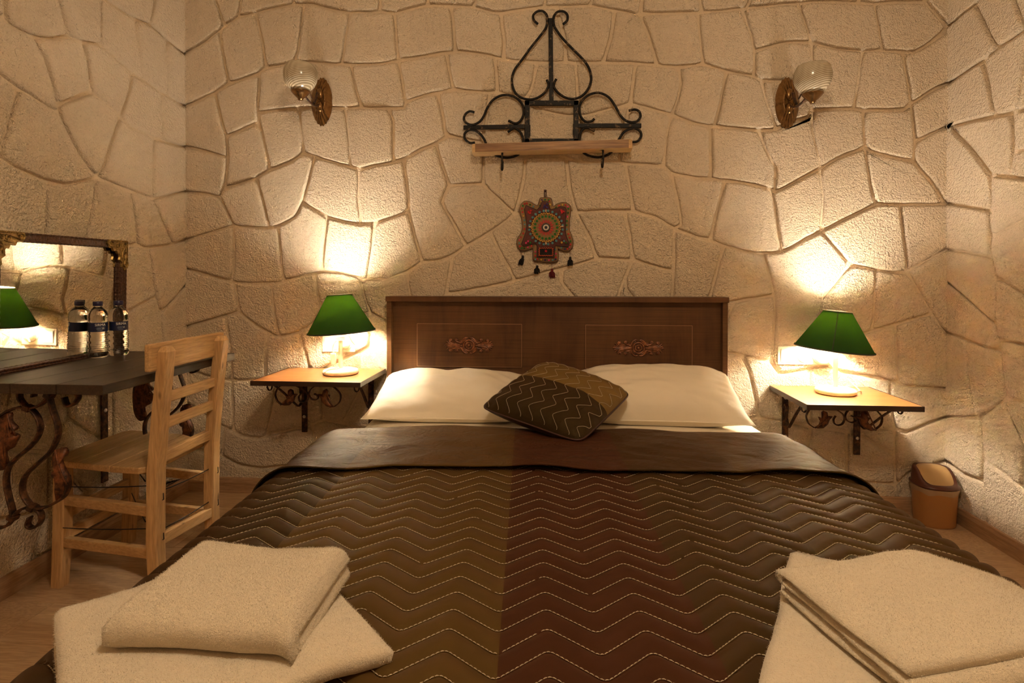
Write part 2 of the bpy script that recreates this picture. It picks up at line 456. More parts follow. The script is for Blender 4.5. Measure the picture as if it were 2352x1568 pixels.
# outlines measured from the room, metres (stones in millimetres)
STONES = {"back":[[[-1805,2139],[-1805,2500],[-1666,2500],[-1655,2389],[-1605,2266],[-1627,2250],[-1705,2191]],[[-1805,2139],[-1705,2191],[-1627,2250],[-1632,2212],[-1606,2066],[-1587,1986],[-1662,1941],[-1805,1884]],[[-1627,2250],[-1605,2266],[-1539,2307],[-1517,2311],[-1451,2325],[-1421,2192],[-1398,2056],[-1439,2030],[-1587,1986],[-1606,2066],[-1632,2212]],[[-1605,2266],[-1655,2389],[-1666,2500],[-1517,2500],[-1523,2384],[-1539,2307]],[[-1539,2307],[-1523,2384],[-1517,2500],[-1255,2500],[-1260,2374],[-1266,2358],[-1375,2341],[-1451,2325],[-1517,2311]],[[-1451,2325],[-1375,2341],[-1266,2358],[-1202,2353],[-1213,2331],[-1224,2248],[-1239,2139],[-1252,2081],[-1335,2065],[-1398,2056],[-1421,2192]],[[-1266,2358],[-1260,2374],[-1255,2500],[-844,2500],[-836,2358],[-840,2305],[-982,2308],[-1063,2321],[-1170,2356],[-1202,2353]],[[-1202,2353],[-1170,2356],[-1063,2321],[-982,2308],[-993,2265],[-1027,2064],[-1042,2064],[-1173,2077],[-1252,2081],[-1239,2139],[-1224,2248],[-1213,2331]],[[-982,2308],[-840,2305],[-767,2296],[-758,2161],[-748,2074],[-841,2059],[-978,2061],[-1027,2064],[-993,2265]],[[-840,2305],[-836,2358],[-844,2500],[-611,2500],[-606,2349],[-610,2327],[-693,2312],[-767,2296]],[[-767,2296],[-693,2312],[-610,2327],[-548,2325],[-492,2321],[-480,2190],[-476,2103],[-517,2101],[-538,2101],[-662,2084],[-748,2074],[-758,2161]],[[-610,2327],[-606,2349],[-611,2500],[-353,2500],[-373,2341],[-393,2311],[-475,2320],[-492,2321],[-548,2325]],[[-492,2321],[-475,2320],[-393,2311],[-301,2283],[-260,2280],[-242,2142],[-250,2062],[-288,2075],[-322,2086],[-414,2101],[-476,2103],[-480,2190]],[[-393,2311],[-373,2341],[-353,2500],[-53,2500],[-54,2328],[-56,2301],[-78,2301],[-159,2294],[-260,2280],[-301,2283]],[[-260,2280],[-159,2294],[-78,2301],[-56,2301],[-38,2300],[-2,2300],[33,2161],[43,2041],[-90,2047],[-159,2051],[-250,2062],[-242,2142]],[[-56,2301],[-54,2328],[-53,2500],[171,2500],[164,2320],[152,2299],[-2,2300],[-38,2300]],[[-2,2300],[152,2299],[186,2292],[265,2275],[247,2146],[212,2034],[87,2039],[43,2041],[33,2161]],[[152,2299],[164,2320],[171,2500],[429,2500],[387,2312],[379,2251],[359,2252],[281,2272],[265,2275],[186,2292]],[[265,2275],[281,2272],[359,2252],[379,2251],[420,2149],[460,2015],[360,2029],[340,2032],[212,2034],[247,2146]],[[379,2251],[438,2253],[554,2250],[641,2249],[653,2113],[665,2013],[632,2012],[555,2006],[487,2010],[460,2015],[420,2149]],[[379,2251],[387,2312],[429,2500],[628,2500],[651,2302],[657,2249],[641,2249],[554,2250],[438,2253]],[[641,2249],[657,2249],[747,2253],[833,2260],[877,2137],[889,2065],[888,1952],[767,1982],[665,2013],[653,2113]],[[657,2249],[651,2302],[628,2500],[898,2500],[873,2293],[852,2261],[833,2260],[747,2253]],[[833,2260],[852,2261],[881,2264],[1013,2271],[1079,2274],[1115,2174],[1138,2098],[1033,2101],[961,2086],[889,2065],[877,2137]],[[852,2261],[873,2293],[898,2500],[1338,2500],[1339,2264],[1256,2273],[1144,2279],[1079,2274],[1013,2271],[881,2264]],[[1079,2274],[1144,2279],[1256,2273],[1339,2264],[1386,2261],[1404,2261],[1442,2054],[1356,2054],[1248,2065],[1138,2098],[1115,2174]],[[1339,2264],[1338,2500],[1607,2500],[1621,2259],[1496,2264],[1404,2261],[1386,2261]],[[1404,2261],[1496,2264],[1621,2259],[1712,2155],[1712,2129],[1639,2080],[1572,2040],[1525,2044],[1457,2049],[1442,2054]],[[1621,2259],[1607,2500],[1712,2500],[1712,2155]],[[-1252,2081],[-1173,2077],[-1042,2064],[-1027,2064],[-978,2061],[-957,1953],[-926,1853],[-990,1854],[-1007,1855],[-1064,1858],[-1191,1861],[-1236,1861],[-1258,1860],[-1355,1852],[-1443,1842],[-1433,2013],[-1439,2030],[-1398,2056],[-1335,2065]],[[-1587,1986],[-1439,2030],[-1433,2013],[-1443,1842],[-1441,1793],[-1550,1752],[-1606,1731],[-1608,1746],[-1625,1793],[-1653,1922],[-1662,1941]],[[-1805,1884],[-1662,1941],[-1653,1922],[-1625,1793],[-1608,1746],[-1606,1731],[-1593,1628],[-1706,1662],[-1805,1685]],[[-978,2061],[-841,2059],[-748,2074],[-727,1963],[-717,1877],[-719,1850],[-799,1850],[-926,1853],[-957,1953]],[[-748,2074],[-662,2084],[-538,2101],[-517,2101],[-496,1987],[-482,1928],[-559,1918],[-642,1901],[-717,1877],[-727,1963]],[[-517,2101],[-476,2103],[-414,2101],[-322,2086],[-288,2075],[-279,1951],[-277,1909],[-311,1912],[-383,1919],[-482,1928],[-496,1987]],[[-288,2075],[-250,2062],[-159,2051],[-90,2047],[-116,1919],[-147,1874],[-159,1886],[-277,1909],[-279,1951]],[[-90,2047],[43,2041],[87,2039],[95,1917],[103,1792],[57,1792],[-104,1832],[-147,1874],[-116,1919]],[[87,2039],[212,2034],[340,2032],[360,2029],[348,1915],[339,1842],[242,1820],[125,1793],[103,1792],[95,1917]],[[360,2029],[460,2015],[487,2010],[555,2006],[565,1929],[552,1860],[525,1788],[439,1817],[339,1842],[348,1915]],[[555,2006],[632,2012],[665,2013],[767,1982],[739,1830],[711,1734],[695,1737],[633,1746],[525,1788],[552,1860],[565,1929]],[[767,1982],[888,1952],[920,1935],[934,1863],[987,1711],[911,1711],[826,1722],[711,1734],[739,1830]],[[888,1952],[889,2065],[961,2086],[1033,2101],[1138,2098],[1142,2016],[1139,1920],[1013,1931],[920,1935]],[[920,1935],[1013,1931],[1139,1920],[1139,1796],[1125,1761],[1072,1752],[1016,1734],[987,1711],[934,1863]],[[1139,1920],[1142,2016],[1138,2098],[1248,2065],[1356,2054],[1352,2026],[1338,1909],[1318,1798],[1305,1799],[1203,1802],[1139,1796]],[[-1606,1731],[-1550,1752],[-1441,1793],[-1423,1753],[-1402,1652],[-1383,1564],[-1451,1529],[-1517,1505],[-1614,1479],[-1604,1555],[-1593,1628]],[[-1593,1628],[-1604,1555],[-1614,1479],[-1634,1435],[-1707,1454],[-1805,1464],[-1805,1685],[-1706,1662]],[[-1443,1842],[-1355,1852],[-1258,1860],[-1236,1861],[-1228,1749],[-1219,1708],[-1213,1641],[-1274,1602],[-1383,1564],[-1402,1652],[-1423,1753],[-1441,1793]],[[-1383,1564],[-1274,1602],[-1213,1641],[-1159,1629],[-1192,1501],[-1221,1407],[-1256,1334],[-1343,1295],[-1388,1283],[-1416,1407],[-1451,1529]],[[-1236,1861],[-1191,1861],[-1064,1858],[-1007,1855],[-994,1745],[-982,1575],[-1069,1599],[-1159,1629],[-1213,1641],[-1219,1708],[-1228,1749]],[[-1007,1855],[-990,1854],[-926,1853],[-799,1850],[-770,1788],[-772,1740],[-774,1590],[-869,1577],[-942,1562],[-982,1575],[-994,1745]],[[-799,1850],[-719,1850],[-717,1877],[-642,1901],[-559,1918],[-532,1801],[-524,1735],[-511,1713],[-567,1679],[-636,1652],[-724,1606],[-774,1590],[-772,1740],[-770,1788]],[[-982,1575],[-942,1562],[-946,1427],[-934,1299],[-991,1309],[-1098,1337],[-1221,1407],[-1192,1501],[-1159,1629],[-1069,1599]],[[-482,1928],[-383,1919],[-311,1912],[-330,1766],[-346,1675],[-429,1695],[-511,1713],[-524,1735],[-532,1801],[-559,1918]],[[-277,1909],[-159,1886],[-147,1874],[-104,1832],[57,1792],[103,1792],[111,1578],[45,1600],[15,1610],[-146,1611],[-344,1626],[-346,1675],[-330,1766],[-311,1912]],[[103,1792],[125,1793],[242,1820],[339,1842],[321,1778],[292,1659],[290,1574],[244,1582],[157,1576],[111,1578]],[[339,1842],[439,1817],[525,1788],[503,1715],[488,1557],[314,1572],[290,1574],[292,1659],[321,1778]],[[525,1788],[633,1746],[695,1737],[698,1530],[694,1493],[634,1501],[522,1521],[488,1557],[503,1715]],[[695,1737],[711,1734],[826,1722],[911,1711],[938,1632],[986,1538],[979,1432],[968,1440],[928,1456],[819,1479],[760,1487],[738,1490],[694,1493],[698,1530]],[[911,1711],[987,1711],[1016,1734],[1072,1752],[1125,1761],[1139,1796],[1144,1702],[1176,1572],[1176,1535],[1090,1491],[1008,1443],[979,1432],[986,1538],[938,1632]],[[1139,1796],[1203,1802],[1305,1799],[1318,1798],[1361,1792],[1365,1698],[1371,1628],[1251,1582],[1201,1550],[1176,1535],[1176,1572],[1144,1702]],[[-774,1590],[-724,1606],[-703,1464],[-699,1365],[-764,1335],[-866,1306],[-934,1299],[-946,1427],[-942,1562],[-869,1577]],[[-511,1713],[-429,1695],[-346,1675],[-344,1626],[-344,1484],[-429,1485],[-505,1482],[-536,1580],[-567,1679]],[[290,1574],[314,1572],[335,1471],[352,1350],[312,1350],[187,1353],[87,1348],[81,1386],[61,1455],[45,1600],[111,1578],[157,1576],[244,1582]],[[488,1557],[522,1521],[545,1437],[563,1336],[571,1286],[538,1269],[452,1325],[352,1350],[335,1471],[314,1572]],[[1356,2054],[1442,2054],[1457,2049],[1525,2044],[1563,1817],[1534,1788],[1389,1792],[1361,1792],[1318,1798],[1338,1909],[1352,2026]],[[1525,2044],[1572,2040],[1639,2080],[1712,2129],[1712,1899],[1666,1879],[1574,1822],[1563,1817]],[[1361,1792],[1389,1792],[1534,1788],[1563,1817],[1582,1650],[1574,1561],[1460,1588],[1390,1609],[1371,1628],[1365,1698]],[[1563,1817],[1574,1822],[1666,1879],[1712,1899],[1712,1712],[1582,1650]],[[1371,1628],[1390,1609],[1460,1588],[1574,1561],[1643,1480],[1712,1370],[1518,1370],[1498,1370],[1417,1373],[1391,1466]],[[1371,1628],[1391,1466],[1417,1373],[1391,1362],[1182,1255],[1192,1410],[1176,1535],[1201,1550],[1251,1582]],[[1582,1650],[1712,1712],[1712,1370],[1643,1480],[1574,1561]],[[1712,1370],[1712,1169],[1572,1085],[1555,1070],[1536,1220],[1518,1370]],[[1391,1362],[1417,1373],[1498,1370],[1518,1370],[1536,1220],[1555,1070],[1491,1068],[1417,1083],[1306,1103],[1182,1255]],[[1555,1070],[1572,1085],[1712,1169],[1712,803],[1659,887]],[[1555,1070],[1659,887],[1501,838],[1402,807],[1413,859],[1417,1083],[1491,1068]],[[1306,1103],[1191,955],[1171,900],[1218,777],[1374,798],[1402,807],[1501,838],[1518,581],[1481,588],[1376,608],[1260,628],[1209,654],[1134,637],[1002,608],[971,667],[982,824],[985,964],[949,1091],[925,1159],[1009,1160],[1111,1218],[1182,1255]],[[1306,1103],[1417,1083],[1413,859],[1402,807],[1374,798],[1218,777],[1171,900],[1191,955]],[[1659,887],[1712,803],[1712,555],[1533,565],[1518,581],[1501,838]],[[1518,581],[1533,565],[1712,555],[1712,427],[1640,401],[1551,355],[1503,373],[1482,537],[1481,588]],[[1182,1255],[1111,1218],[1009,1160],[1005,1181],[987,1332],[968,1440],[979,1432],[1008,1443],[1090,1491],[1176,1535],[1192,1410]],[[634,1501],[694,1493],[738,1490],[760,1487],[727,1352],[699,1216],[635,1232],[538,1269],[571,1286],[563,1336],[545,1437],[522,1521]],[[760,1487],[819,1479],[928,1456],[968,1440],[987,1332],[1005,1181],[1009,1160],[925,1159],[908,1158],[790,1182],[758,1194],[699,1216],[727,1352]],[[699,1216],[758,1194],[728,1076],[690,926],[525,926],[535,1076],[538,1269],[635,1232]],[[538,1269],[535,1076],[425,1102],[350,1126],[336,1242],[312,1350],[352,1350],[452,1325]],[[758,1194],[790,1182],[908,1158],[925,1159],[949,1091],[985,964],[861,946],[807,937],[737,926],[690,926],[728,1076]],[[535,1076],[525,926],[372,927],[321,994],[316,1042],[350,1126],[425,1102]],[[985,964],[982,824],[971,667],[839,694],[799,703],[737,708],[737,793],[768,839],[807,937],[861,946]],[[737,926],[807,937],[768,839],[737,793]],[[971,667],[1002,608],[1134,637],[1139,522],[1145,375],[917,410],[902,492],[872,622],[839,694]],[[-193,1030],[-240,1121],[-312,1258],[-193,1342],[87,1348],[103,1324],[150,1231],[184,1132],[86,1102],[21,1086],[-85,1060]],[[-193,1030],[-85,1060],[21,1086],[20,1024],[102,928],[-533,931],[-522,968],[-324,999]],[[-193,1030],[-324,999],[-522,968],[-489,1148],[-425,1191],[-312,1258],[-240,1121]],[[21,1086],[86,1102],[184,1132],[249,1134],[350,1126],[316,1042],[289,974],[279,927],[102,928],[20,1024]],[[184,1132],[150,1231],[103,1324],[87,1348],[187,1353],[312,1350],[336,1242],[350,1126],[249,1134]],[[87,1348],[-193,1342],[-155,1496],[-146,1611],[15,1610],[45,1600],[61,1455],[81,1386]],[[316,1042],[321,994],[372,927],[279,927],[289,974]],[[737,708],[799,703],[839,694],[872,622],[902,492],[917,410],[739,396]],[[917,410],[1145,375],[1118,168],[1112,70],[740,70],[739,396]],[[1134,637],[1209,654],[1260,628],[1376,608],[1481,588],[1482,537],[1503,373],[1301,355],[1215,365],[1145,375],[1139,522]],[[-146,1611],[-155,1496],[-193,1342],[-281,1424],[-344,1484],[-344,1626]],[[-193,1342],[-312,1258],[-425,1191],[-476,1285],[-541,1402],[-505,1482],[-429,1485],[-344,1484],[-281,1424]],[[-567,1679],[-536,1580],[-505,1482],[-541,1402],[-476,1285],[-425,1191],[-489,1148],[-551,1126],[-637,1118],[-645,1149],[-685,1307],[-699,1365],[-703,1464],[-724,1606],[-636,1652]],[[-699,1365],[-685,1307],[-645,1149],[-637,1118],[-712,1068],[-740,1064],[-803,1037],[-902,1035],[-879,1188],[-866,1306],[-764,1335]],[[-934,1299],[-866,1306],[-879,1188],[-902,1035],[-922,1035],[-937,1042],[-954,1050],[-1020,1070],[-1091,1075],[-1125,1072],[-1112,1210],[-1098,1337],[-991,1309]],[[-637,1118],[-551,1126],[-489,1148],[-522,968],[-533,931],[-685,931],[-698,967],[-712,1068]],[[-902,1035],[-803,1037],[-740,1064],[-712,1068],[-698,967],[-685,931],[-767,932],[-768,822],[-806,836],[-886,877],[-918,964],[-937,1042],[-922,1035]],[[-1614,1479],[-1517,1505],[-1451,1529],[-1416,1407],[-1388,1283],[-1485,1292],[-1568,1297],[-1601,1377],[-1634,1435]],[[-1634,1435],[-1601,1377],[-1568,1297],[-1679,1266],[-1805,1228],[-1805,1464],[-1707,1454]],[[-1221,1407],[-1098,1337],[-1112,1210],[-1125,1072],[-1157,1070],[-1250,1045],[-1315,1026],[-1334,1190],[-1343,1295],[-1256,1334]],[[-1343,1295],[-1334,1190],[-1315,1026],[-1340,1018],[-1381,1016],[-1433,1014],[-1550,1020],[-1565,1023],[-1579,1026],[-1565,1123],[-1568,1297],[-1485,1292],[-1388,1283]],[[-1568,1297],[-1565,1123],[-1579,1026],[-1607,1032],[-1776,1079],[-1805,1088],[-1805,1228],[-1679,1266]],[[-1579,1026],[-1565,1023],[-1540,878],[-1613,858],[-1693,837],[-1784,811],[-1805,804],[-1805,1088],[-1776,1079],[-1607,1032]],[[-1315,1026],[-1250,1045],[-1157,1070],[-1147,974],[-1125,914],[-1160,828],[-1241,783],[-1336,753],[-1356,839],[-1381,1016],[-1340,1018]],[[-1125,1072],[-1091,1075],[-1020,1070],[-954,1050],[-937,1042],[-918,964],[-886,877],[-1078,855],[-1160,828],[-1125,914],[-1147,974],[-1157,1070]],[[-1565,1023],[-1550,1020],[-1433,1014],[-1381,1016],[-1356,839],[-1336,753],[-1360,763],[-1392,779],[-1461,813],[-1540,878]],[[-1160,828],[-1078,855],[-886,877],[-887,717],[-908,707],[-933,695],[-1051,640],[-1133,600],[-1181,590],[-1211,689],[-1241,783]],[[-886,877],[-806,836],[-768,822],[-768,604],[-827,629],[-887,717]],[[-1540,878],[-1461,813],[-1392,779],[-1405,662],[-1409,549],[-1579,543],[-1587,710],[-1613,858]],[[-1805,804],[-1784,811],[-1693,837],[-1613,858],[-1587,710],[-1579,543],[-1648,552],[-1710,566],[-1805,595]],[[-1579,543],[-1573,403],[-1572,296],[-1616,318],[-1664,341],[-1738,385],[-1805,430],[-1805,595],[-1710,566],[-1648,552]],[[-1579,543],[-1409,549],[-1357,557],[-1368,457],[-1406,274],[-1433,263],[-1527,272],[-1572,296],[-1573,403]],[[-1392,779],[-1360,763],[-1336,753],[-1241,783],[-1211,689],[-1181,590],[-1339,559],[-1357,557],[-1409,549],[-1405,662]],[[-1181,590],[-1133,600],[-1133,526],[-1119,357],[-1178,335],[-1223,319],[-1384,288],[-1406,274],[-1368,457],[-1357,557],[-1339,559]],[[-1133,600],[-1051,640],[-933,695],[-934,515],[-1031,339],[-1119,357],[-1133,526]],[[-933,695],[-908,707],[-887,717],[-827,629],[-768,604],[-769,314],[-930,321],[-1031,339],[-934,515]],[[-1572,296],[-1527,272],[-1433,263],[-1406,274],[-1384,288],[-1223,319],[-1178,335],[-1150,152],[-1363,125],[-1433,117],[-1533,129],[-1632,173],[-1616,318]],[[-1805,430],[-1738,385],[-1664,341],[-1616,318],[-1632,173],[-1677,183],[-1750,196],[-1805,225]],[[-1178,335],[-1119,357],[-1031,339],[-930,321],[-769,314],[-769,164],[-1081,160],[-1150,152]],[[-1632,173],[-1533,129],[-1433,117],[-1363,125],[-1352,70],[-1805,70],[-1805,225],[-1750,196],[-1677,183]],[[-1363,125],[-1150,152],[-1081,160],[-769,164],[-769,70],[-1352,70]],[[1145,375],[1215,365],[1301,355],[1302,132],[1118,168]],[[1503,373],[1506,255],[1370,335],[1301,355]],[[1503,373],[1551,355],[1640,401],[1712,427],[1712,236],[1565,180],[1510,123],[1506,255]],[[1301,355],[1370,335],[1506,255],[1510,123],[1340,133],[1302,132]],[[1302,132],[1340,133],[1510,123],[1515,70],[1112,70],[1118,168]],[[1510,123],[1565,180],[1712,236],[1712,70],[1515,70]]],"left":[[[1721,2500],[1728,2180],[1250,2196],[1250,2500]],[[1721,2500],[2125,2500],[2131,2167],[1924,2174],[1728,2180]],[[1728,2180],[1733,1961],[1739,1896],[1713,1904],[1250,2001],[1250,2196]],[[1728,2180],[1924,2174],[1936,2059],[1981,1942],[1963,1939],[1901,1905],[1833,1883],[1753,1892],[1739,1896],[1733,1961]],[[1739,1896],[1753,1892],[1833,1883],[1878,1831],[1913,1739],[1929,1674],[1940,1648],[1851,1668],[1780,1689],[1711,1714],[1250,1895],[1250,2001],[1713,1904]],[[1833,1883],[1901,1905],[1963,1939],[1981,1942],[2034,1952],[2064,1894],[2081,1775],[2004,1724],[1929,1674],[1913,1739],[1878,1831]],[[1981,1942],[1936,2059],[1924,2174],[2131,2167],[2131,2153],[2131,1971],[2121,1974],[2034,1952]],[[2034,1952],[2121,1974],[2131,1971],[2292,1923],[2281,1838],[2229,1718],[2167,1745],[2081,1775],[2064,1894]],[[2125,2500],[2471,2500],[2435,2299],[2409,2176],[2310,2165],[2279,2161],[2160,2166],[2131,2167]],[[2131,2167],[2160,2166],[2279,2161],[2310,2165],[2326,2104],[2372,1911],[2292,1923],[2131,1971],[2131,2153]],[[2310,2165],[2409,2176],[2511,2154],[2511,2081],[2530,1891],[2477,1897],[2431,1902],[2372,1911],[2326,2104]],[[2409,2176],[2435,2299],[2471,2500],[2635,2500],[2635,2133],[2511,2154]],[[2511,2154],[2635,2133],[2635,1881],[2530,1891],[2511,2081]],[[2372,1911],[2431,1902],[2477,1897],[2489,1676],[2424,1679],[2290,1687],[2229,1718],[2281,1838],[2292,1923]],[[2530,1891],[2635,1881],[2635,1680],[2489,1676],[2477,1897]],[[2081,1775],[2167,1745],[2229,1718],[2175,1592],[2140,1497],[2103,1442],[2072,1467],[2014,1528],[1997,1551],[1950,1623],[1940,1648],[1929,1674],[2004,1724]],[[1940,1648],[1950,1623],[1997,1551],[2014,1528],[2072,1467],[2103,1442],[1957,1388],[1886,1393],[1863,1395],[1771,1417],[1712,1440],[1725,1488],[1758,1608],[1780,1689],[1851,1668]],[[2103,1442],[2246,1420],[2282,1416],[2318,1247],[2318,1186],[2278,1187],[2224,1189],[2028,1110],[2053,1211],[2085,1336]],[[2103,1442],[2085,1336],[2053,1211],[2028,1110],[1871,1106],[1879,1216],[1886,1393],[1957,1388]],[[2103,1442],[2140,1497],[2175,1592],[2229,1718],[2290,1687],[2424,1679],[2418,1399],[2282,1416],[2246,1420]],[[2424,1679],[2489,1676],[2635,1680],[2635,1466],[2550,1437],[2418,1399]],[[1250,1895],[1711,1714],[1780,1689],[1758,1608],[1725,1488],[1712,1440],[1626,1451],[1250,1498]],[[1712,1440],[1771,1417],[1863,1395],[1886,1393],[1879,1216],[1871,1106],[1623,1101],[1626,1451]],[[1250,1498],[1626,1451],[1623,1101],[1250,1220]],[[2282,1416],[2418,1399],[2427,1379],[2548,1200],[2389,1178],[2318,1186],[2318,1247]],[[2418,1399],[2550,1437],[2635,1466],[2635,1230],[2548,1200],[2427,1379]],[[1871,1106],[2028,1110],[2025,827],[2044,691],[1949,672],[1893,661],[1752,708],[1731,715],[1646,758],[1623,1101]],[[2028,1110],[2224,1189],[2278,1187],[2225,1018],[2198,889],[2025,827]],[[2318,1186],[2389,1178],[2426,977],[2435,953],[2420,956],[2265,905],[2198,889],[2225,1018],[2278,1187]],[[2548,1200],[2635,1230],[2635,1007],[2602,978],[2462,886],[2435,953],[2426,977],[2389,1178]],[[2198,889],[2265,905],[2420,956],[2435,953],[2462,886],[2478,760],[2482,617],[2173,669],[2044,691],[2025,827]],[[2462,886],[2602,978],[2635,1007],[2635,595],[2482,617],[2478,760]],[[2482,617],[2635,595],[2635,206],[2341,285],[2175,374],[2173,669]],[[1250,1220],[1623,1101],[1646,758],[1250,702]],[[2044,691],[2173,669],[2175,374],[2121,402],[1964,526],[1949,672]],[[1646,758],[1731,715],[1752,708],[1730,607],[1750,479],[1700,497],[1250,660],[1250,702]],[[1752,708],[1893,661],[1949,672],[1964,526],[1942,515],[1923,433],[1882,422],[1750,479],[1730,607]],[[1964,526],[2121,402],[2120,193],[2054,211],[1882,422],[1923,433],[1942,515]],[[1882,422],[1874,221],[1655,271],[1700,497],[1750,479]],[[1882,422],[2054,211],[1874,221]],[[2121,402],[2175,374],[2341,285],[2368,137],[2263,153],[2120,193]],[[2341,285],[2635,206],[2635,97],[2368,137]],[[1250,660],[1700,497],[1655,271],[1250,297]],[[2054,211],[2120,193],[2263,153],[2368,137],[2635,97],[2635,70],[1816,70],[1874,221]],[[1874,221],[1816,70],[1642,70],[1655,271]],[[1655,271],[1642,70],[1250,70],[1250,297]]],"right":[[[2635,2150],[2481,2172],[2418,2055],[2361,1942],[2438,1925],[2635,1899]],[[2635,2150],[2635,2500],[2401,2500],[2327,2219],[2455,2175],[2481,2172]],[[2481,2172],[2455,2175],[2327,2219],[2323,2203],[2231,1961],[2361,1942],[2418,2055]],[[2327,2219],[2087,2302],[2059,1985],[2216,1963],[2231,1961],[2323,2203]],[[2327,2219],[2401,2500],[2104,2500],[2087,2302]],[[2087,2302],[2104,2500],[1514,2500]],[[2087,2302],[1514,2500],[1450,2500],[1450,2073],[2059,1985]],[[2361,1942],[2231,1961],[2216,1963],[2241,1815],[2257,1736],[2264,1703],[2286,1672],[2377,1683],[2409,1823],[2438,1925]],[[2635,1899],[2438,1925],[2409,1823],[2377,1683],[2483,1696],[2629,1708],[2496,1579],[2391,1454],[2383,1344],[2396,1316],[2417,1319],[2635,1372]],[[2216,1963],[2059,1985],[2038,1736],[2039,1712],[2228,1732],[2257,1736],[2241,1815]],[[2059,1985],[1450,2073],[1450,1649],[2039,1712],[2038,1736]],[[2377,1683],[2286,1672],[2280,1541],[2284,1522],[2301,1431],[2391,1454],[2496,1579],[2629,1708],[2483,1696]],[[2286,1672],[2138,1657],[2043,1644],[2052,1509],[2226,1519],[2284,1522],[2280,1541]],[[2286,1672],[2264,1703],[2257,1736],[2228,1732],[2039,1712],[2043,1644],[2138,1657]],[[2043,1644],[2039,1712],[1450,1649],[1450,1559]],[[2043,1644],[1450,1559],[1450,1548],[1625,1485],[2052,1509]],[[2391,1454],[2301,1431],[2066,1370],[2083,1319],[2223,1268],[2388,1214],[2396,1316],[2383,1344]],[[2301,1431],[2284,1522],[2226,1519],[2052,1509],[2066,1370]],[[2066,1370],[1959,1364],[2083,1319]],[[2066,1370],[2052,1509],[1625,1485],[1959,1364]],[[1959,1364],[1450,1332],[1450,785],[1996,874],[2220,982],[2365,1051],[2366,1077],[2387,1127],[2394,1174],[2388,1214],[2223,1268],[2083,1319]],[[1959,1364],[1625,1485],[1450,1475],[1450,1332]],[[1625,1485],[1450,1548],[1450,1475]],[[2396,1316],[2388,1214],[2394,1174],[2387,1127],[2401,1133],[2635,1169],[2635,1372],[2417,1319]],[[2387,1127],[2366,1077],[2365,1051],[2358,953],[2362,862],[2497,946],[2635,1024],[2635,1169],[2401,1133]],[[2365,1051],[2220,982],[1996,874],[2218,799],[2348,809],[2362,862],[2358,953]],[[2362,862],[2348,809],[2338,764],[2417,769],[2525,788],[2635,803],[2635,1024],[2497,946]],[[2348,809],[2218,799],[1996,874],[2009,587],[2215,587],[2306,589],[2324,673],[2332,731],[2338,764]],[[2338,764],[2332,731],[2324,673],[2306,589],[2435,476],[2468,469],[2511,640],[2525,788],[2417,769]],[[2306,589],[2306,551],[2223,432],[2224,269],[2297,291],[2420,318],[2435,476]],[[2306,589],[2215,587],[2009,587],[1450,586],[1450,81],[2211,265],[2224,269],[2223,432],[2306,551]],[[2635,803],[2525,788],[2511,640],[2468,469],[2550,451],[2635,429]],[[2468,469],[2435,476],[2420,318],[2419,302],[2418,227],[2531,217],[2635,236],[2635,429],[2550,451]],[[1996,874],[1450,785],[1450,586],[2009,587]],[[2420,318],[2297,291],[2224,269],[2211,265],[1450,81],[1450,70],[2391,70],[2418,227],[2419,302]],[[2418,227],[2391,70],[2635,70],[2635,236],[2531,217]]]}
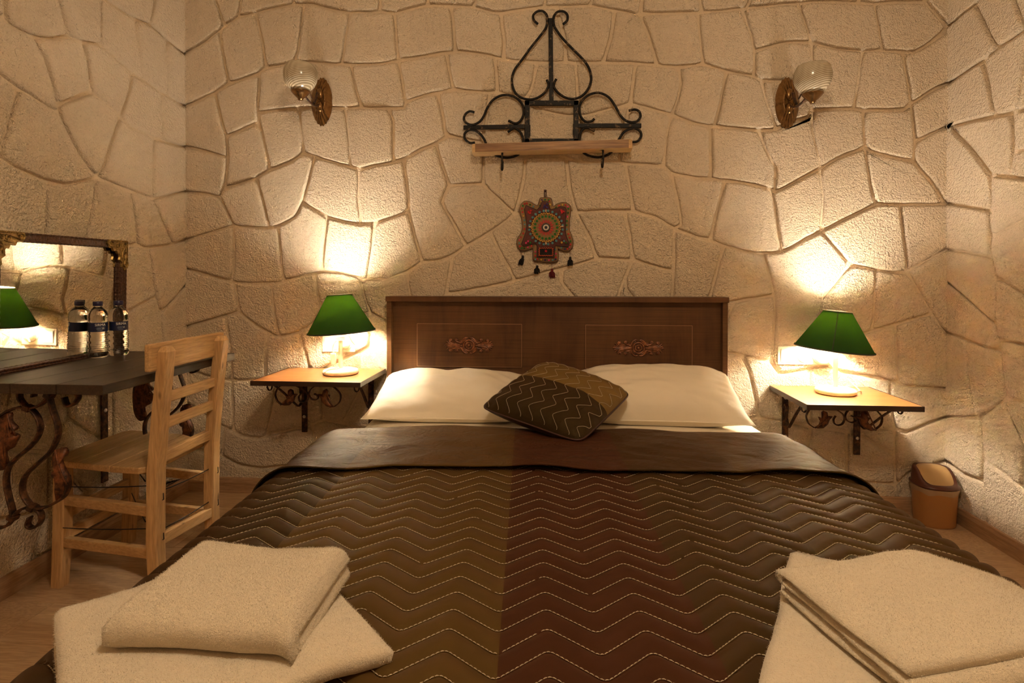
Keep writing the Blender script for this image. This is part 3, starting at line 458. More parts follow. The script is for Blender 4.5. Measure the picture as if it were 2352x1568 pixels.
DATA = {"IRON":[[[-0.0867,2.2069],[-0.1045,2.2253],[-0.1071,2.2482],[-0.0893,2.2642],[-0.0639,2.2643],[-0.0461,2.246],[-0.0435,2.2181],[-0.0511,2.1855],[-0.079,2.1485],[-0.1197,2.0991],[-0.1605,2.0445],[-0.1912,2.0047],[-0.204,1.9694],[-0.204,1.9338],[-0.1912,1.8978],[-0.1656,1.8743],[-0.1247,1.8631],[-0.0891,1.8699],[-0.0586,1.8894],[-0.0408,1.9143],[-0.0373,1.932],[-0.0459,1.9509]],[[0.0288,2.2014],[0.0475,2.2199],[0.0474,2.2451],[0.0298,2.2599],[0.0045,2.2593],[-0.0132,2.2397],[-0.0147,2.212],[-0.0055,2.1839],[0.0248,2.14],[0.0678,2.0932],[0.1131,2.0465],[0.1433,2.0053],[0.1559,1.9646],[0.1534,1.9295],[0.1359,1.8946],[0.1083,1.8701],[0.0731,1.8609],[0.0377,1.8693],[0.0074,1.8903],[-0.0104,1.9135],[-0.0119,1.9338],[-0.0018,1.9538]],[[-0.3803,1.8104],[-0.4026,1.815],[-0.4234,1.8011],[-0.4286,1.7781],[-0.4131,1.7588],[-0.3871,1.7531],[-0.356,1.7663],[-0.3353,1.794],[-0.3198,1.8295],[-0.294,1.8647],[-0.2579,1.8842],[-0.222,1.8859],[-0.1861,1.8723],[-0.1605,1.8462],[-0.1503,1.8154],[-0.1554,1.785],[-0.1707,1.7624],[-0.1912,1.7552],[-0.222,1.7686]],[[0.3258,1.8021],[0.3531,1.8065],[0.373,1.796],[0.378,1.7734],[0.3631,1.7536],[0.3384,1.7492],[0.3085,1.7598],[0.2861,1.7854],[0.2636,1.8261],[0.2386,1.8619],[0.2036,1.8829],[0.1685,1.8848],[0.1334,1.8695],[0.1083,1.8398],[0.1034,1.8046],[0.1135,1.7741],[0.1336,1.756],[0.1587,1.758],[0.1712,1.7688]],[[-0.3778,1.6704],[-0.4027,1.6698],[-0.4235,1.6882],[-0.4261,1.7113],[-0.4079,1.7279],[-0.3819,1.7284],[-0.3561,1.7125],[-0.3354,1.6865],[-0.3225,1.6581],[-0.3044,1.6296],[-0.2735,1.6076],[-0.2323,1.5978],[-0.1912,1.6048],[-0.1656,1.6222],[-0.1528,1.6525],[-0.1554,1.6882],[-0.1707,1.7191],[-0.1963,1.7324],[-0.2246,1.7161]],[[0.3361,1.6599],[0.3634,1.6624],[0.3807,1.6831],[0.3781,1.7057],[0.3583,1.7197],[0.3335,1.7202],[0.3037,1.7047],[0.2789,1.6675],[0.259,1.6301],[0.2341,1.6053],[0.189,1.5935],[0.1388,1.6044],[0.1136,1.6276],[0.1035,1.6631],[0.106,1.6985],[0.1211,1.7234],[0.1437,1.728],[0.1728,1.7123]]],"IRONBARS":[[[-0.0283,2.2337],[-0.024,1.8531]],[[-0.135,1.8598],[-0.1349,1.6624]],[[0.0882,1.8544],[0.0884,1.6584]],[[-0.1467,1.8484],[0.0998,1.8426]],[[-0.1467,1.6738],[0.1,1.6693]],[[-0.4323,1.7423],[-0.14,1.7414]],[[0.0934,1.7402],[0.383,1.7347]]],"IRONHOOKS":[[[-0.1938,1.6201],[-0.24,1.6209],[-0.2451,1.6031],[-0.2467,1.5366],[-0.2426,1.5366],[-0.2421,1.5672]],[[0.1489,1.6219],[0.1965,1.6221],[0.2065,1.6058],[0.2041,1.5428],[0.2001,1.5429],[0.1996,1.5731]]],"TEXT_OUT":[[-0.0854,1.3798],[-0.0778,1.4043],[-0.0701,1.4134],[-0.0303,1.4124],[-0.0211,1.3915],[-0.0165,1.3731],[0.0064,1.3851],[0.0307,1.3909],[0.0521,1.3846],[0.0642,1.3692],[0.0628,1.3418],[0.0582,1.3082],[0.0583,1.2655],[0.0674,1.241],[0.0751,1.2104],[0.072,1.1859],[0.0584,1.1692],[0.0371,1.1662],[0.0157,1.1739],[0.005,1.1785],[0.0081,1.1494],[0.0035,1.1219],[-0.0179,1.1158],[-0.0485,1.1158],[-0.0976,1.1221],[-0.1084,1.1344],[-0.1084,1.179],[-0.1222,1.1775],[-0.1499,1.1699],[-0.1715,1.1761],[-0.1823,1.1962],[-0.1808,1.2239],[-0.1654,1.2484],[-0.1577,1.273],[-0.1592,1.3099],[-0.1669,1.3437],[-0.17,1.3684],[-0.1592,1.3898],[-0.1423,1.3988],[-0.1223,1.394],[-0.0977,1.38],[-0.09,1.3768]],"TEXT_IN":[[-0.067,1.3965],[-0.041,1.3947],[-0.0288,1.3594],[-0.0119,1.3608],[0.0186,1.3712],[0.0399,1.3679],[0.0445,1.3572],[0.0415,1.3084],[0.04,1.2656],[0.0446,1.235],[0.0583,1.2043],[0.0523,1.186],[-0.0057,1.1924],[-0.0118,1.1372],[-0.0899,1.1405],[-0.0899,1.1927],[-0.0976,1.2019],[-0.1222,1.1974],[-0.1499,1.1883],[-0.1623,1.1991],[-0.153,1.2237],[-0.1407,1.2575],[-0.1376,1.2913],[-0.1423,1.3282],[-0.1484,1.3589],[-0.1408,1.3788],[-0.1192,1.3694],[-0.0916,1.3569],[-0.0762,1.3706]],"TEXT_C":[-0.0486,1.2753],"TEXT_R":0.000306,"TEXT_RECT":[[-0.0823,1.1835],[-0.0148,1.1434]],"TEXT_LOOP":[[-0.0523,1.4126],[-0.0524,1.4423]],"TASSEL":[[[-0.1684,1.1684],[-0.1561,1.1407],[-0.1654,1.113]],[[-0.1007,1.119],[-0.0899,1.0944],[-0.0899,1.0729]],[[-0.0225,1.1127],[-0.0209,1.079],[-0.0209,1.0545]],[[0.0629,1.1646],[0.063,1.134],[0.0615,1.1095]]],"NS_SCROLL":[[[-1.1861,0.4968],[-1.2052,0.5116],[-1.2147,0.5366],[-1.2105,0.5553],[-1.1995,0.5713],[-1.183,0.5817],[-1.1611,0.5839],[-1.1283,0.5809],[-1.101,0.5702],[-1.0766,0.5548],[-1.0671,0.5364],[-1.074,0.5152],[-1.0904,0.5078],[-1.1053,0.5133],[-1.1094,0.5304],[-1.1011,0.5451]],[[-1.0399,0.5461],[-1.025,0.5372],[-1.0237,0.5266],[-1.0359,0.5198],[-1.0522,0.5235],[-1.063,0.5365],[-1.063,0.5524],[-1.0493,0.5711],[-1.0221,0.5834],[-0.9815,0.5853],[-0.9545,0.5765],[-0.933,0.5571],[-0.9236,0.5389],[-0.9291,0.5125],[-0.9494,0.4937]]],"NS_LEAF":[[[-1.1861,0.4968],[-1.1669,0.503],[-1.1613,0.5216],[-1.1681,0.54],[-1.1544,0.535],[-1.1557,0.5588],[-1.1475,0.5647],[-1.1352,0.5591],[-1.1325,0.5433],[-1.1142,0.5431],[-1.1257,0.5302],[-1.1326,0.5115],[-1.1505,0.4953],[-1.1724,0.4936]],[[-0.9521,0.4915],[-0.9683,0.4881],[-0.9872,0.4956],[-1.0034,0.5112],[-1.0115,0.5321],[-1.0236,0.5446],[-1.0046,0.5441],[-0.9992,0.5613],[-0.9869,0.5681],[-0.9789,0.559],[-0.9816,0.5432],[-0.9708,0.5407],[-0.979,0.5274],[-0.9777,0.5116],[-0.9656,0.4987]]],"NS_BARS":[[[-1.2094,2.625,0.5478],[-1.2058,2.625,0.3023]],[[-0.8853,2.625,0.5526],[-0.874,2.625,0.3096]]],"NS_DIAG":[[[-1.172,2.36,0.5797],[-1.212,2.61,0.422]],[[-0.8575,2.36,0.5872],[-0.885,2.61,0.4208]]],"NSR_BARS":[[[1.0312,2.625,0.5206],[1.021,2.625,0.3103]],[[1.3354,2.625,0.463],[1.3367,2.625,0.2548]]],"NSR_SC":[[1.0438,2.34,0.4836],[1.3222,2.34,0.4833],[1.1851,2.34,0.4864]],"DB":[[[-1.4126,0.7064],[-1.4031,0.6837],[-1.3836,0.6871],[-1.3688,0.7071],[-1.3784,0.7267],[-1.4026,0.7354],[-1.4286,0.7335],[-1.4483,0.7195],[-1.4582,0.7117]],[[-1.4582,0.7102],[-1.4487,0.6707],[-1.4329,0.6252],[-1.4348,0.5886],[-1.4564,0.5483],[-1.4993,0.5105],[-1.5325,0.4789],[-1.5443,0.4479],[-1.5396,0.4173],[-1.5136,0.3874],[-1.4775,0.3855],[-1.4414,0.4019],[-1.4151,0.4211],[-1.4019,0.449],[-1.4049,0.4794]],[[-1.5073,0.7063],[-1.5071,0.7246],[-1.5267,0.7304],[-1.5466,0.7209],[-1.55,0.7025],[-1.537,0.6843],[-1.5207,0.6739],[-1.4944,0.679],[-1.4747,0.6916],[-1.4582,0.7102]],[[-1.6334,0.6364],[-1.6134,0.6461],[-1.5867,0.6635],[-1.5536,0.6748],[-1.5207,0.6724],[-1.498,0.6514],[-1.4868,0.621],[-1.4953,0.5902],[-1.5218,0.559],[-1.565,0.5242],[-1.5884,0.4958],[-1.5954,0.4618],[-1.5891,0.4219],[-1.5764,0.373],[-1.5749,0.3546]],[[-1.5749,0.3546],[-1.5566,0.3737],[-1.5334,0.3837],[-1.5136,0.3843],[-1.4908,0.3728],[-1.486,0.3514],[-1.4977,0.3326],[-1.5175,0.3258],[-1.5289,0.3346],[-1.5221,0.3564]],[[-1.575,0.3484],[-1.5934,0.3293],[-1.6167,0.3223],[-1.6432,0.3244],[-1.6597,0.3424]]],"DBLEAF":[[[-1.4302,0.5581],[-1.4434,0.5456],[-1.4452,0.5272],[-1.4307,0.5062],[-1.4488,0.4904],[-1.4473,0.4752],[-1.4245,0.4667],[-1.4376,0.4571],[-1.428,0.4421],[-1.4282,0.4238],[-1.4365,0.4067],[-1.4118,0.4304],[-1.4002,0.4552],[-1.4,0.4796],[-1.4112,0.5006],[-1.4208,0.5217],[-1.4239,0.5369],[-1.4076,0.5373],[-1.4026,0.5527],[-1.4107,0.5611]],[[-1.5768,0.6591],[-1.5754,0.6345],[-1.5591,0.6195],[-1.5608,0.6103],[-1.5741,0.6023],[-1.5544,0.5951],[-1.5545,0.5858],[-1.5645,0.5703],[-1.5712,0.5578],[-1.5945,0.5434],[-1.5882,0.5143],[-1.595,0.4957],[-1.6149,0.4936],[-1.6345,0.5224],[-1.6405,0.5839],[-1.6334,0.6303],[-1.6067,0.6493]]],"DBCOL":[[-1.4582,0.7117],[-1.524,0.6729],[-1.5136,0.3843],[-1.5749,0.3546]]}

# ================================================================ the room
def stone_mesh(poly, bounds, base, height, mk, rnd):
    """one raised plaster stone: poly in mm, bounds = (lo, hi) wall rectangle; mk(a, b, h) -> 3-D"""
    P = [Vector((p[0] / 1000, p[1] / 1000)) for p in poly]
    # drop near-duplicate points
    Q = []
    for p in P:
        if not Q or (p - Q[-1]).length > .010: Q.append(p)
    if len(Q) > 2 and (Q[0] - Q[-1]).length < .010: Q.pop()
    if len(Q) < 3: return None
    A = sum(Q[i].x * Q[(i + 1) % len(Q)].y - Q[(i + 1) % len(Q)].x * Q[i].y for i in range(len(Q)))
    if A < 0: Q.reverse()
    (lox, loy), (hix, hiy) = bounds
    def on_edge(a, b):
        e = .006
        return (abs(a.x - lox) < e and abs(b.x - lox) < e) or (abs(a.x - hix) < e and abs(b.x - hix) < e) or \
               (abs(a.y - loy) < e and abs(b.y - loy) < e) or (abs(a.y - hiy) < e and abs(b.y - hiy) < e)
    # a very short run along the wall's border is closed to a point
    i = 0
    while i < len(Q) and len(Q) > 3:
        a, b = Q[i], Q[(i + 1) % len(Q)]
        if on_edge(a, b) and (a - b).length < .06:
            Q[i] = (a + b) / 2
            Q.pop((i + 1) % len(Q))
        else: i += 1
    R, flag = [], []
    for i in range(len(Q)):
        a, b = Q[i], Q[(i + 1) % len(Q)]
        e = on_edge(a, b)
        L = (b - a).length
        k = max(1, int(L / .034))
        for j in range(k):
            R.append(a.lerp(b, j / k))
            flag.append(e)
    n = len(R)
    # wobble the free edges a little
    for i in range(n):
        if not flag[i] and not flag[i - 1]:
            R[i] = R[i] + Vector((rnd.uniform(-1, 1), rnd.uniform(-1, 1))) * .0022
    def ring(d):
        out = []
        for i in range(n):
            p0, p1, p2 = R[i - 1], R[i], R[(i + 1) % n]
            d0 = -.006 + d * .12 if flag[i - 1] else d
            d1 = -.006 + d * .12 if flag[i] else d
            t0, t1 = (p1 - p0).normalized(), (p2 - p1).normalized()
            n0, n1 = Vector((-t0.y, t0.x)), Vector((-t1.y, t1.x))
            c = t0.x * t1.y - t0.y * t1.x
            if abs(c) > .25:
                a0, a1 = p1 + n0 * d0, p1 + n1 * d1
                w = a1 - a0
                s = (w.x * t1.y - w.y * t1.x) / c
                q = a0 + t0 * s
                lim = 1.9 * max(abs(d0), abs(d1), .004)
                if (q - p1).length > lim: q = p1 + (q - p1).normalized() * lim
            else:
                nn = (n0 + n1).normalized()
                q = p1 + nn * ((d0 + d1) / 2)
            out.append(q)
        # soften corners
        sm = []
        for i in range(n):
            if flag[i] or flag[i - 1]: sm.append(out[i])
            else: sm.append(out[i] * .80 + (out[i - 1] + out[(i + 1) % n]) * .10)
        return sm
    area = abs(A) / 2
    per = sum((R[i] - R[(i + 1) % n]).length for i in range(n))
    thin = min(1.0, (2 * area / per) / .030)       # thin slivers get finer margins
    g = rnd.uniform(.0045, .0070) * thin
    H = height * rnd.uniform(.8, 1.2)
    prof = [(g, -.004), (g + .0010 * thin, .40), (g + .0030 * thin, .80), (g + .0065 * thin, .97), (g + .011 * thin, 1.0)]
    vs, fs = [], []
    for k, (d, h) in enumerate(prof):
        for i, p in enumerate(ring(d)):
            wob = noise.noise(Vector((p.x * 9, p.y * 9, 3.3 * k))) * .0016 if k == 3 else 0
            if flag[i] or flag[i - 1]: vs.append(mk(p.x, p.y, H - .0004 * (4 - k)))
            else: vs.append(mk(p.x, p.y, (0 if k == 0 else h * H + wob)))
    for k in range(len(prof) - 1):
        for i in range(n):
            j = (i + 1) % n
            fs.append((k * n + i, k * n + j, (k + 1) * n + j, (k + 1) * n + i))
    fs.append(tuple((len(prof) - 1) * n + i for i in range(n)))
    return vs, fs

def stone_wall(wall, polys, bounds, mk, seed, height=.0165):
    rnd = random.Random(seed)
    for poly in polys:
        r = stone_mesh(poly, bounds, 0.0, height, mk, rnd)
        if r:
            mb = MB().add(r[0], r[1], True)
            mb.s[-1] = False              # the face itself is flat
            mb.build('stone', M['stone'], wall)

HST = .0155     # joints lie this far behind the stone faces
wb = MB().box(((WALL_L + WALL_R) / 2, WALL_Y + HST + .05, CEIL_Z / 2), (WALL_R - WALL_L + .4, .10, CEIL_Z + .1)).build('wall_back', M['mortar'])
tag(wb, 'cream plastered back wall with raised irregular stones behind the bed', kind='structure')
wl = MB().box((WALL_L - HST - .05, (BACK_Y + WALL_Y) / 2, CEIL_Z / 2), (.10, WALL_Y - BACK_Y + .2, CEIL_Z + .1)).build('wall_left', M['mortar'])
tag(wl, 'cream stone-patterned left wall above the desk', kind='structure')
wr = MB().box((WALL_R + HST + .05, (BACK_Y + WALL_Y) / 2, CEIL_Z / 2), (.10, WALL_Y - BACK_Y + .2, CEIL_Z + .1)).build('wall_right', M['mortar'])
tag(wr, 'cream stone-patterned right wall beside the bin', kind='structure')
wf = MB().box(((WALL_L + WALL_R) / 2, BACK_Y - .05, CEIL_Z / 2), (WALL_R - WALL_L + .4, .10, CEIL_Z + .1)).build('wall_front', M['mortar'])
tag(wf, 'plain cream wall behind the viewer', kind='structure')
ce = MB().box(((WALL_L + WALL_R) / 2, (BACK_Y + WALL_Y) / 2, CEIL_Z + .05), (WALL_R - WALL_L + .4, WALL_Y - BACK_Y + .4, .10)).build('ceiling', M['ceiling'])
tag(ce, 'pale plaster ceiling', kind='structure')
stone_wall(wb, STONES['back'], ((WALL_L, .07), (WALL_R, CEIL_Z)), lambda a, b, h: (a, WALL_Y + HST - h, b), 3)
stone_wall(wl, STONES['left'], ((1.25, .07), (WALL_Y, CEIL_Z)), lambda a, b, h: (WALL_L - HST + h, a, b), 4)
stone_wall(wr, STONES['right'], ((1.45, .07), (WALL_Y, CEIL_Z)), lambda a, b, h: (WALL_R + HST - h, a, b), 5)

# floor of laminate planks running across the room
fl = MB().box(((WALL_L + WALL_R) / 2, (BACK_Y + WALL_Y) / 2, -.035), (WALL_R - WALL_L + .3, WALL_Y - BACK_Y + .3, .05)).build('floor', plain('floor_underlay', (.10, .06, .03), .8))
tag(fl, 'light oak laminate floor laid in wide planks', kind='structure')
PW, PL = .192, 1.28
plank_me = MB().box((0, 0, 0), (PL - .0015, PW - .0015, .010), None, .0012).build('plank', M['floor'], fl)
first = True
y = WALL_Y + .02 - PW / 2
row = 0
while y > BACK_Y:
    x = WALL_L - .02 + PL / 2 - (row * .47 % 1.28)
    while x - PL / 2 < WALL_R:
        a, b = max(x - PL / 2, WALL_L - .02), min(x + PL / 2, WALL_R + .02)
        if b - a > .05:
            if first: o = plank_me; first = False
            else:
                o = plank_me.copy(); COL.objects.link(o); o.parent = fl
            o.location = ((a + b) / 2, y, -.005)
            o.scale = ((b - a) / PL, 1, 1)
        x += PL
    y -= PW
    row += 1

def skirting(name, a, b, inward, mat, label):
    a, b = Vector(a), Vector(b)
    d = (b - a).normalized()
    prof = [(0, 0), (.016, 0), (.016, .048), (.012, .058), (.010, .066), (.004, .072), (0, .072)]
    vs = [tuple(p + Vector(inward) * q[0] + Vector((0, 0, q[1]))) for p in (a, b) for q in prof]
    m = len(prof)
    fs = [(i, (i + 1) % m, m + (i + 1) % m, m + i) for i in range(m)] + [tuple(range(m)), tuple(range(2 * m - 1, m - 1, -1))]
    tag(MB().add(vs, fs).build(name, mat), label, kind='structure')
skirting('baseboard_back', (WALL_L, WALL_Y + .004, 0), (WALL_R, WALL_Y + .004, 0), (0, -1, 0), M['base'], 'oak skirting along the back wall')
skirting('baseboard_left', (WALL_L - .004, BACK_Y, 0), (WALL_L - .004, WALL_Y, 0), (1, 0, 0), M['base_y'], 'oak skirting along the left wall')
skirting('baseboard_right', (WALL_R + .004, BACK_Y, 0), (WALL_R + .004, WALL_Y, 0), (-1, 0, 0), M['base_y'], 'oak skirting along the right wall')

# ================================================================ bed: base, headboard
bed = empty('double_bed', (0, 2.56, 0), 'dark walnut double bed with a panelled headboard and two carved ornaments', 'bed')
HBX0, HBX1, HBZ, HBY = -.781, .752, .960, 0.01   # local y of the board front; world y = 2.56 + local
hb = empty('headboard', (0, 0, 0)); hb.parent = bed
mid = (HBX0 + HBX1) / 2
wid = HBX1 - HBX0
MB().box((mid, HBY + .022, .49), (wid - .02, .030, .90), None, .001).build('back_board', M['walnut'], hb)
for sx in (-1, 1):
    MB().box((mid + sx * (wid / 2 - .014), HBY + .005, .472), (.022, .060, .944), None, .0015).build('side_rail', M['walnut'], hb)
MB().box((mid, HBY + .002, .948), (wid, .072, .024), None, .002).build('top_rail', M['walnut'], hb)
PAN = [(-.642, -.158, .637, .833), (.131, .602, .636, .832)]
for x0, x1, z0, z1 in PAN:
    MB().box(((x0 + x1) / 2, HBY + .004, (z0 + z1) / 2), (x1 - x0, .008, z1 - z0), None, .0015).build('panel', M['walnut'], hb)
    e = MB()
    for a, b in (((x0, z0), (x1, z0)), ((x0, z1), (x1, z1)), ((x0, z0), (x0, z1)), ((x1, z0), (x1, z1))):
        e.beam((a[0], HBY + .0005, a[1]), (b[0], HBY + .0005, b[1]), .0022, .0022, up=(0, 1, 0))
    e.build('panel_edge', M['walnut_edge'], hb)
def carved(cx, cz):
    m = MB()
    Y0 = HBY - .001
    def st(pts, r0, r1):
        P = catmull([(cx + a * .001, Y0 - .003, cz + b * .001) for a, b in pts], 5)
        k = len(P)
        m.tube(P, [r0 + (r1 - r0) * i / (k - 1) for i in range(k)], 8)
    # rosette: ring, petals, centre
    m.tube([(cx + .024 * math.cos(t), Y0 - .004, cz + .024 * math.sin(t)) for t in [2 * PI * i / 28 for i in range(28)]], .0042, 8, True)
    for i in range(12):
        t = 2 * PI * i / 12
        m.ball((cx + .0135 * math.cos(t), Y0 - .006, cz + .0135 * math.sin(t)), (.0042, .004, .0042), 8, 6)
    m.ball((cx, Y0 - .006, cz), (.0065, .005, .0065), 10, 6)
    m.lathe([(0, 0), (.025, 0)], 20)  if False else None
    for sx in (-1, 1):
        for sz in (-1, 1):
            st([(sx * 4, sz * 33), (sx * 14, sz * 35), (sx * 26, sz * 27), (sx * 34, sz * 14), (sx * 40, sz * 9)], .0036, .005)
            st([(sx * 10, sz * 29), (sx * 22, sz * 22), (sx * 30, sz * 10)], .003, .003)
            st([(sx * 36, sz * 12), (sx * 50, sz * 15), (sx * 58, sz * 20), (sx * 62, sz * 26), (sx * 55, sz * 29), (sx * 50, sz * 24)], .004, .003)
            st([(sx * 40, sz * 4), (sx * 62, sz * 5), (sx * 80, sz * 9), (sx * 90, sz * 18), (sx * 88, sz * 26), (sx * 80, sz * 26), (sx * 79, sz * 20)], .004, .0028)
            st([(sx * 60, sz * 2), (sx * 84, sz * 5), (sx * 98, sz * 14), (sx * 103, sz * 19)], .0035, .002)
            st([(sx * 66, sz * 1), (sx * 90, sz * 4), (sx * 104, sz * 8), (sx * 108, sz * 6)], .003, .002)
            m.ball((cx + sx * .084, Y0 - .005, cz + sz * .0215), (.006, .005, .006), 10, 6)
            m.ball((cx + sx * .055, Y0 - .004, cz + sz * .025), (.005, .004, .006), 10, 6)
        st([(sx * 30, 0), (sx * 60, 0), (sx * 95, 0), (sx * 113, 0)], .0055, .002)
        m.ball((cx + sx * .108, Y0 - .003, cz), (.007, .004, .0045), 10, 6)
    m.slab([(cx + a * .001, cz + b * .001) for a, b in ((-112, 0), (-84, 20), (-56, 14), (-28, 28), (0, 24), (28, 28), (56, 14), (84, 20), (112, 0), (84, -20), (56, -14), (28, -28), (0, -24), (-28, -28), (-56, -14), (-84, -20))], Y0 - .001, Y0 + .003)
    return m.build('carved_ornament', M['carved'], hb)
carved(-.400, .735)
carved(.366, .731)
# low box base under the mattress
TH = math.radians(3.0)           # the mattress lies slightly askew to the wall
def bedpt(s, t, z):              # across, from the head towards the foot, up -> local to (0, 2.56, 0)
    return (s * math.cos(TH) + t * math.sin(TH), s * math.sin(TH) - t * math.cos(TH) - .01, z)
m = MB()
m.M = Matrix.Rotation(TH, 4, 'Z')
m.box((0, -1.03, .14), (1.50, 1.94, .16), None, .01).build('bed_base', M['walnut'], bed)
for sx in (-.68, .68):
    for ty in (.12, 1.9):
        l = MB(); l.M = Matrix.Rotation(TH, 4, 'Z')
        l.box((sx, -ty, .03), (.07, .07, .06), None, .004).build('leg', M['walnut'], bed)

# ---------------------------------------------------------------- mattress in a white sheet
BED0 = Vector((0, 2.545, 0))
def mattress():
    nu, nv = 70, 70
    hw, L, z0, z1, r = .815, 1.965, .222, .462, .075
    t0 = .03
    m = MB()
    def f(i, j):
        # superellipse loft: i around the section, j along the length
        a = 2 * PI * i / nu
        c, s = math.cos(a), math.sin(a)
        k = .22
        x = hw * math.copysign(abs(c) ** k, c)
        z = (z0 + z1) / 2 + (z1 - z0) / 2 * math.copysign(abs(s) ** .34, s)
        q = j / (nv - 1)
        t = t0 + (L - t0) * q
        e = min(q, 1 - q) * L
        sc = 1.0 if e > r else (1 - (1 - e / r) ** 2) ** .5
        sc = max(sc, .02) if j not in (0, nv - 1) else 0.0
        zz = (z0 + z1) / 2 + (z - (z0 + z1) / 2) * (.62 + .38 * sc if sc > 0 else .0)
        xx = x * (.94 + .06 * sc) if sc > 0 else 0
        zz += .004 * noise.noise(Vector((xx * 4, t * 4, 1))) if s > 0 else 0
        zz += .006 * noise.noise(Vector((xx * 2.2, t * 9, 5))) * (1 if s > .5 else 0)
        return (xx * math.cos(TH) + t * math.sin(TH), xx * math.sin(TH) - t * math.cos(TH), zz)
    m.grid(nu, nv, f, True, 0, True)
    return m
mt = mattress().build('mattress', M['linen'])
mt.location = BED0
tag(mt, 'mattress under a white sheet showing between the pillows and the quilt', 'mattress')

# ---------------------------------------------------------------- quilt
QS = [(0, (.025, .017, .0066)), (.5 - .665 / 2.5, (.076, .045, .0128)), (.5 - .18 / 2.5, (.042, .0136, .0076)), (.5 + .15 / 2.5, (.034, .0200, .0070)), (.5 + .46 / 2.5, (.052, .030, .0090)), (.5 + .86 / 2.5, (.028, .0165, .0070))]
M['satin'] = make_satin('striped_satin_quilt', QS)
M['satin_fold'] = make_satin('striped_satin_turnover', QS, .5)
M['thread'] = plain('cream_thread', (.50, .40, .27), .7)
quilt = empty('quilt', BED0, 'olive gold and maroon striped satin quilt stitched in zigzags over the bed', 'quilt')
SPC, LAM, AMP = .0535, .160, .066
TPK = 1.669 + .015 - .01
def zig(a):
    x = ((a + .100) / LAM) % 1.0
    x = abs(x - round(x)) * 2.0        # 0 at a peak, 1 at a valley
    # rounded corners
    if x < .12: x = .06 + x * x / .24
    elif x > .88: x = .94 - (1 - x) ** 2 / .24
    return x * AMP
ZTOP, FLAT, RAD = .476, .775, .105
def across(a):
    """arc length across -> (s, drop, normal s, normal z)"""
    sg = 1 if a >= 0 else -1
    b = abs(a)
    flat = FLAT + (-.025 if sg > 0 else .050)
    if b <= flat: return a, 0.0, 0.0, 1.0
    b -= flat
    if b < RAD * PI / 2:
        q = b / RAD
        return sg * (flat + RAD * math.sin(q)), RAD * (1 - math.cos(q)), sg * math.sin(q), math.cos(q)
    return sg * (flat + RAD), RAD + (b - RAD * PI / 2), sg * 1.0, 0.0
def along(t):
    T1 = 2.0
    if t <= T1: return t, 0.0, 0.0, 1.0
    b = t - T1
    if b < RAD * PI / 2:
        q = b / RAD
        return T1 + RAD * math.sin(q), RAD * (1 - math.cos(q)), math.sin(q), math.cos(q)
    return T1 + RAD, RAD + (b - RAD * PI / 2), 1.0, 0.0
def quilt_pt(a, t, h):
    s, d1, ns, nz1 = across(a)
    tt, d2, nt, nz2 = along(t)
    z = ZTOP - d1 - d2
    # gentle sag and wrinkling of the whole cover
    z += .008 * noise.noise(Vector((a * 2.1, t * 1.7, .4))) - .012 * (abs(s) / .9) ** 4
    nx, ny, nz = ns * nz2, nt * nz1, nz1 * nz2
    L = math.sqrt(nx * nx + ny * ny + nz * nz) or 1
    s += nx / L * h; tt += ny / L * h; z += nz / L * h
    z = max(z, .03)
    return (s * math.cos(TH) + tt * math.sin(TH), s * math.sin(TH) - tt * math.cos(TH), z)
def puff(a, t):
    f = ((t - TPK - zig(a)) / SPC) % 1.0
    return .0085 * max(0.0, 1 - (2 * f - 1) ** 2) ** .5
A0, A1, T0, T1 = -1.16, 1.19, .80, 2.36
nu, nv = 420, 420
m = MB()
uvs = []
def qf(i, j):
    a = A0 + (A1 - A0) * i / (nu - 1)
    t = T0 + (T1 - T0) * j / (nv - 1)
    uvs.append(((a + 1.25) / 2.5, t))
    return quilt_pt(a, t, puff(a, t) * (1 + 1.3 * abs(across(a)[2])))
m.grid(nu, nv, qf)
m.build('quilted_panel', M['satin'], quilt, fix=False, uv=uvs)
# stitching: one part for each zigzag line
k = -16
rnds = random.Random(5)
while True:
    tb = TPK + k * SPC
    k += 1
    if tb > 2.06: break
    if tb < .80: continue
    st = MB()
    a = A0 + .01
    while a < A1 - .01:
        a2 = a + .0056
        t1_, t2_ = tb + zig(a), tb + zig(a2)
        p, q = Vector(quilt_pt(a, t1_, .0042)), Vector(quilt_pt(a2, t2_, .0042))
        if rnds.random() > .02:
            st.tube([p, p.lerp(q, .5) + Vector((0, 0, .0006)), q], [.0006, .0010, .0006], 4, caps=False)
        a += .0068
    st.build('stitching', M['thread'], quilt, fix=False)
# turned-down edge
FT0, FT1 = .445, .905
m = MB()
uvs = []
fu, fv = 200, 64
def fold_pt(a, q):
    """q 0 at the top roll, 1 at the free hem"""
    wav = .010 * math.sin(a * 7.0 + 1.0) + .006 * math.sin(a * 17 + .4) + .004 * noise.noise(Vector((a * 14, 2, 2)))
    top = FT0 + .010 * math.sin(a * 3 + .6) + .016 * a
    t = top + (FT1 + wav + .02 * a - top) * q
    lift = .012 + .010 * (1 - abs(2 * q - 1) ** 2) * .6
    # hem hovers in shallow waves
    lift += max(0, q - .78) / .22 * (.006 + .008 * max(0, math.sin(a * 8.0 + 2.2)))
    cr = .0045 * noise.noise(Vector((a * 5 + t * 9, t * 4 - a * 2, 7))) + .0035 * noise.noise(Vector((a * 9 - t * 14, t * 12, 9)))
    if q < .04: lift -= .012 * (1 - q / .04) ** 2
    return t, lift + cr
def ff(i, j):
    a = A0 + .02 + (A1 - A0 - .04) * i / (fu - 1)
    q = j / (fv - 1)
    t, h = fold_pt(a, q)
    uvs.append(((a + 1.25) / 2.5, t))
    return quilt_pt(a, t, h)
m.grid(fu, fv, ff)
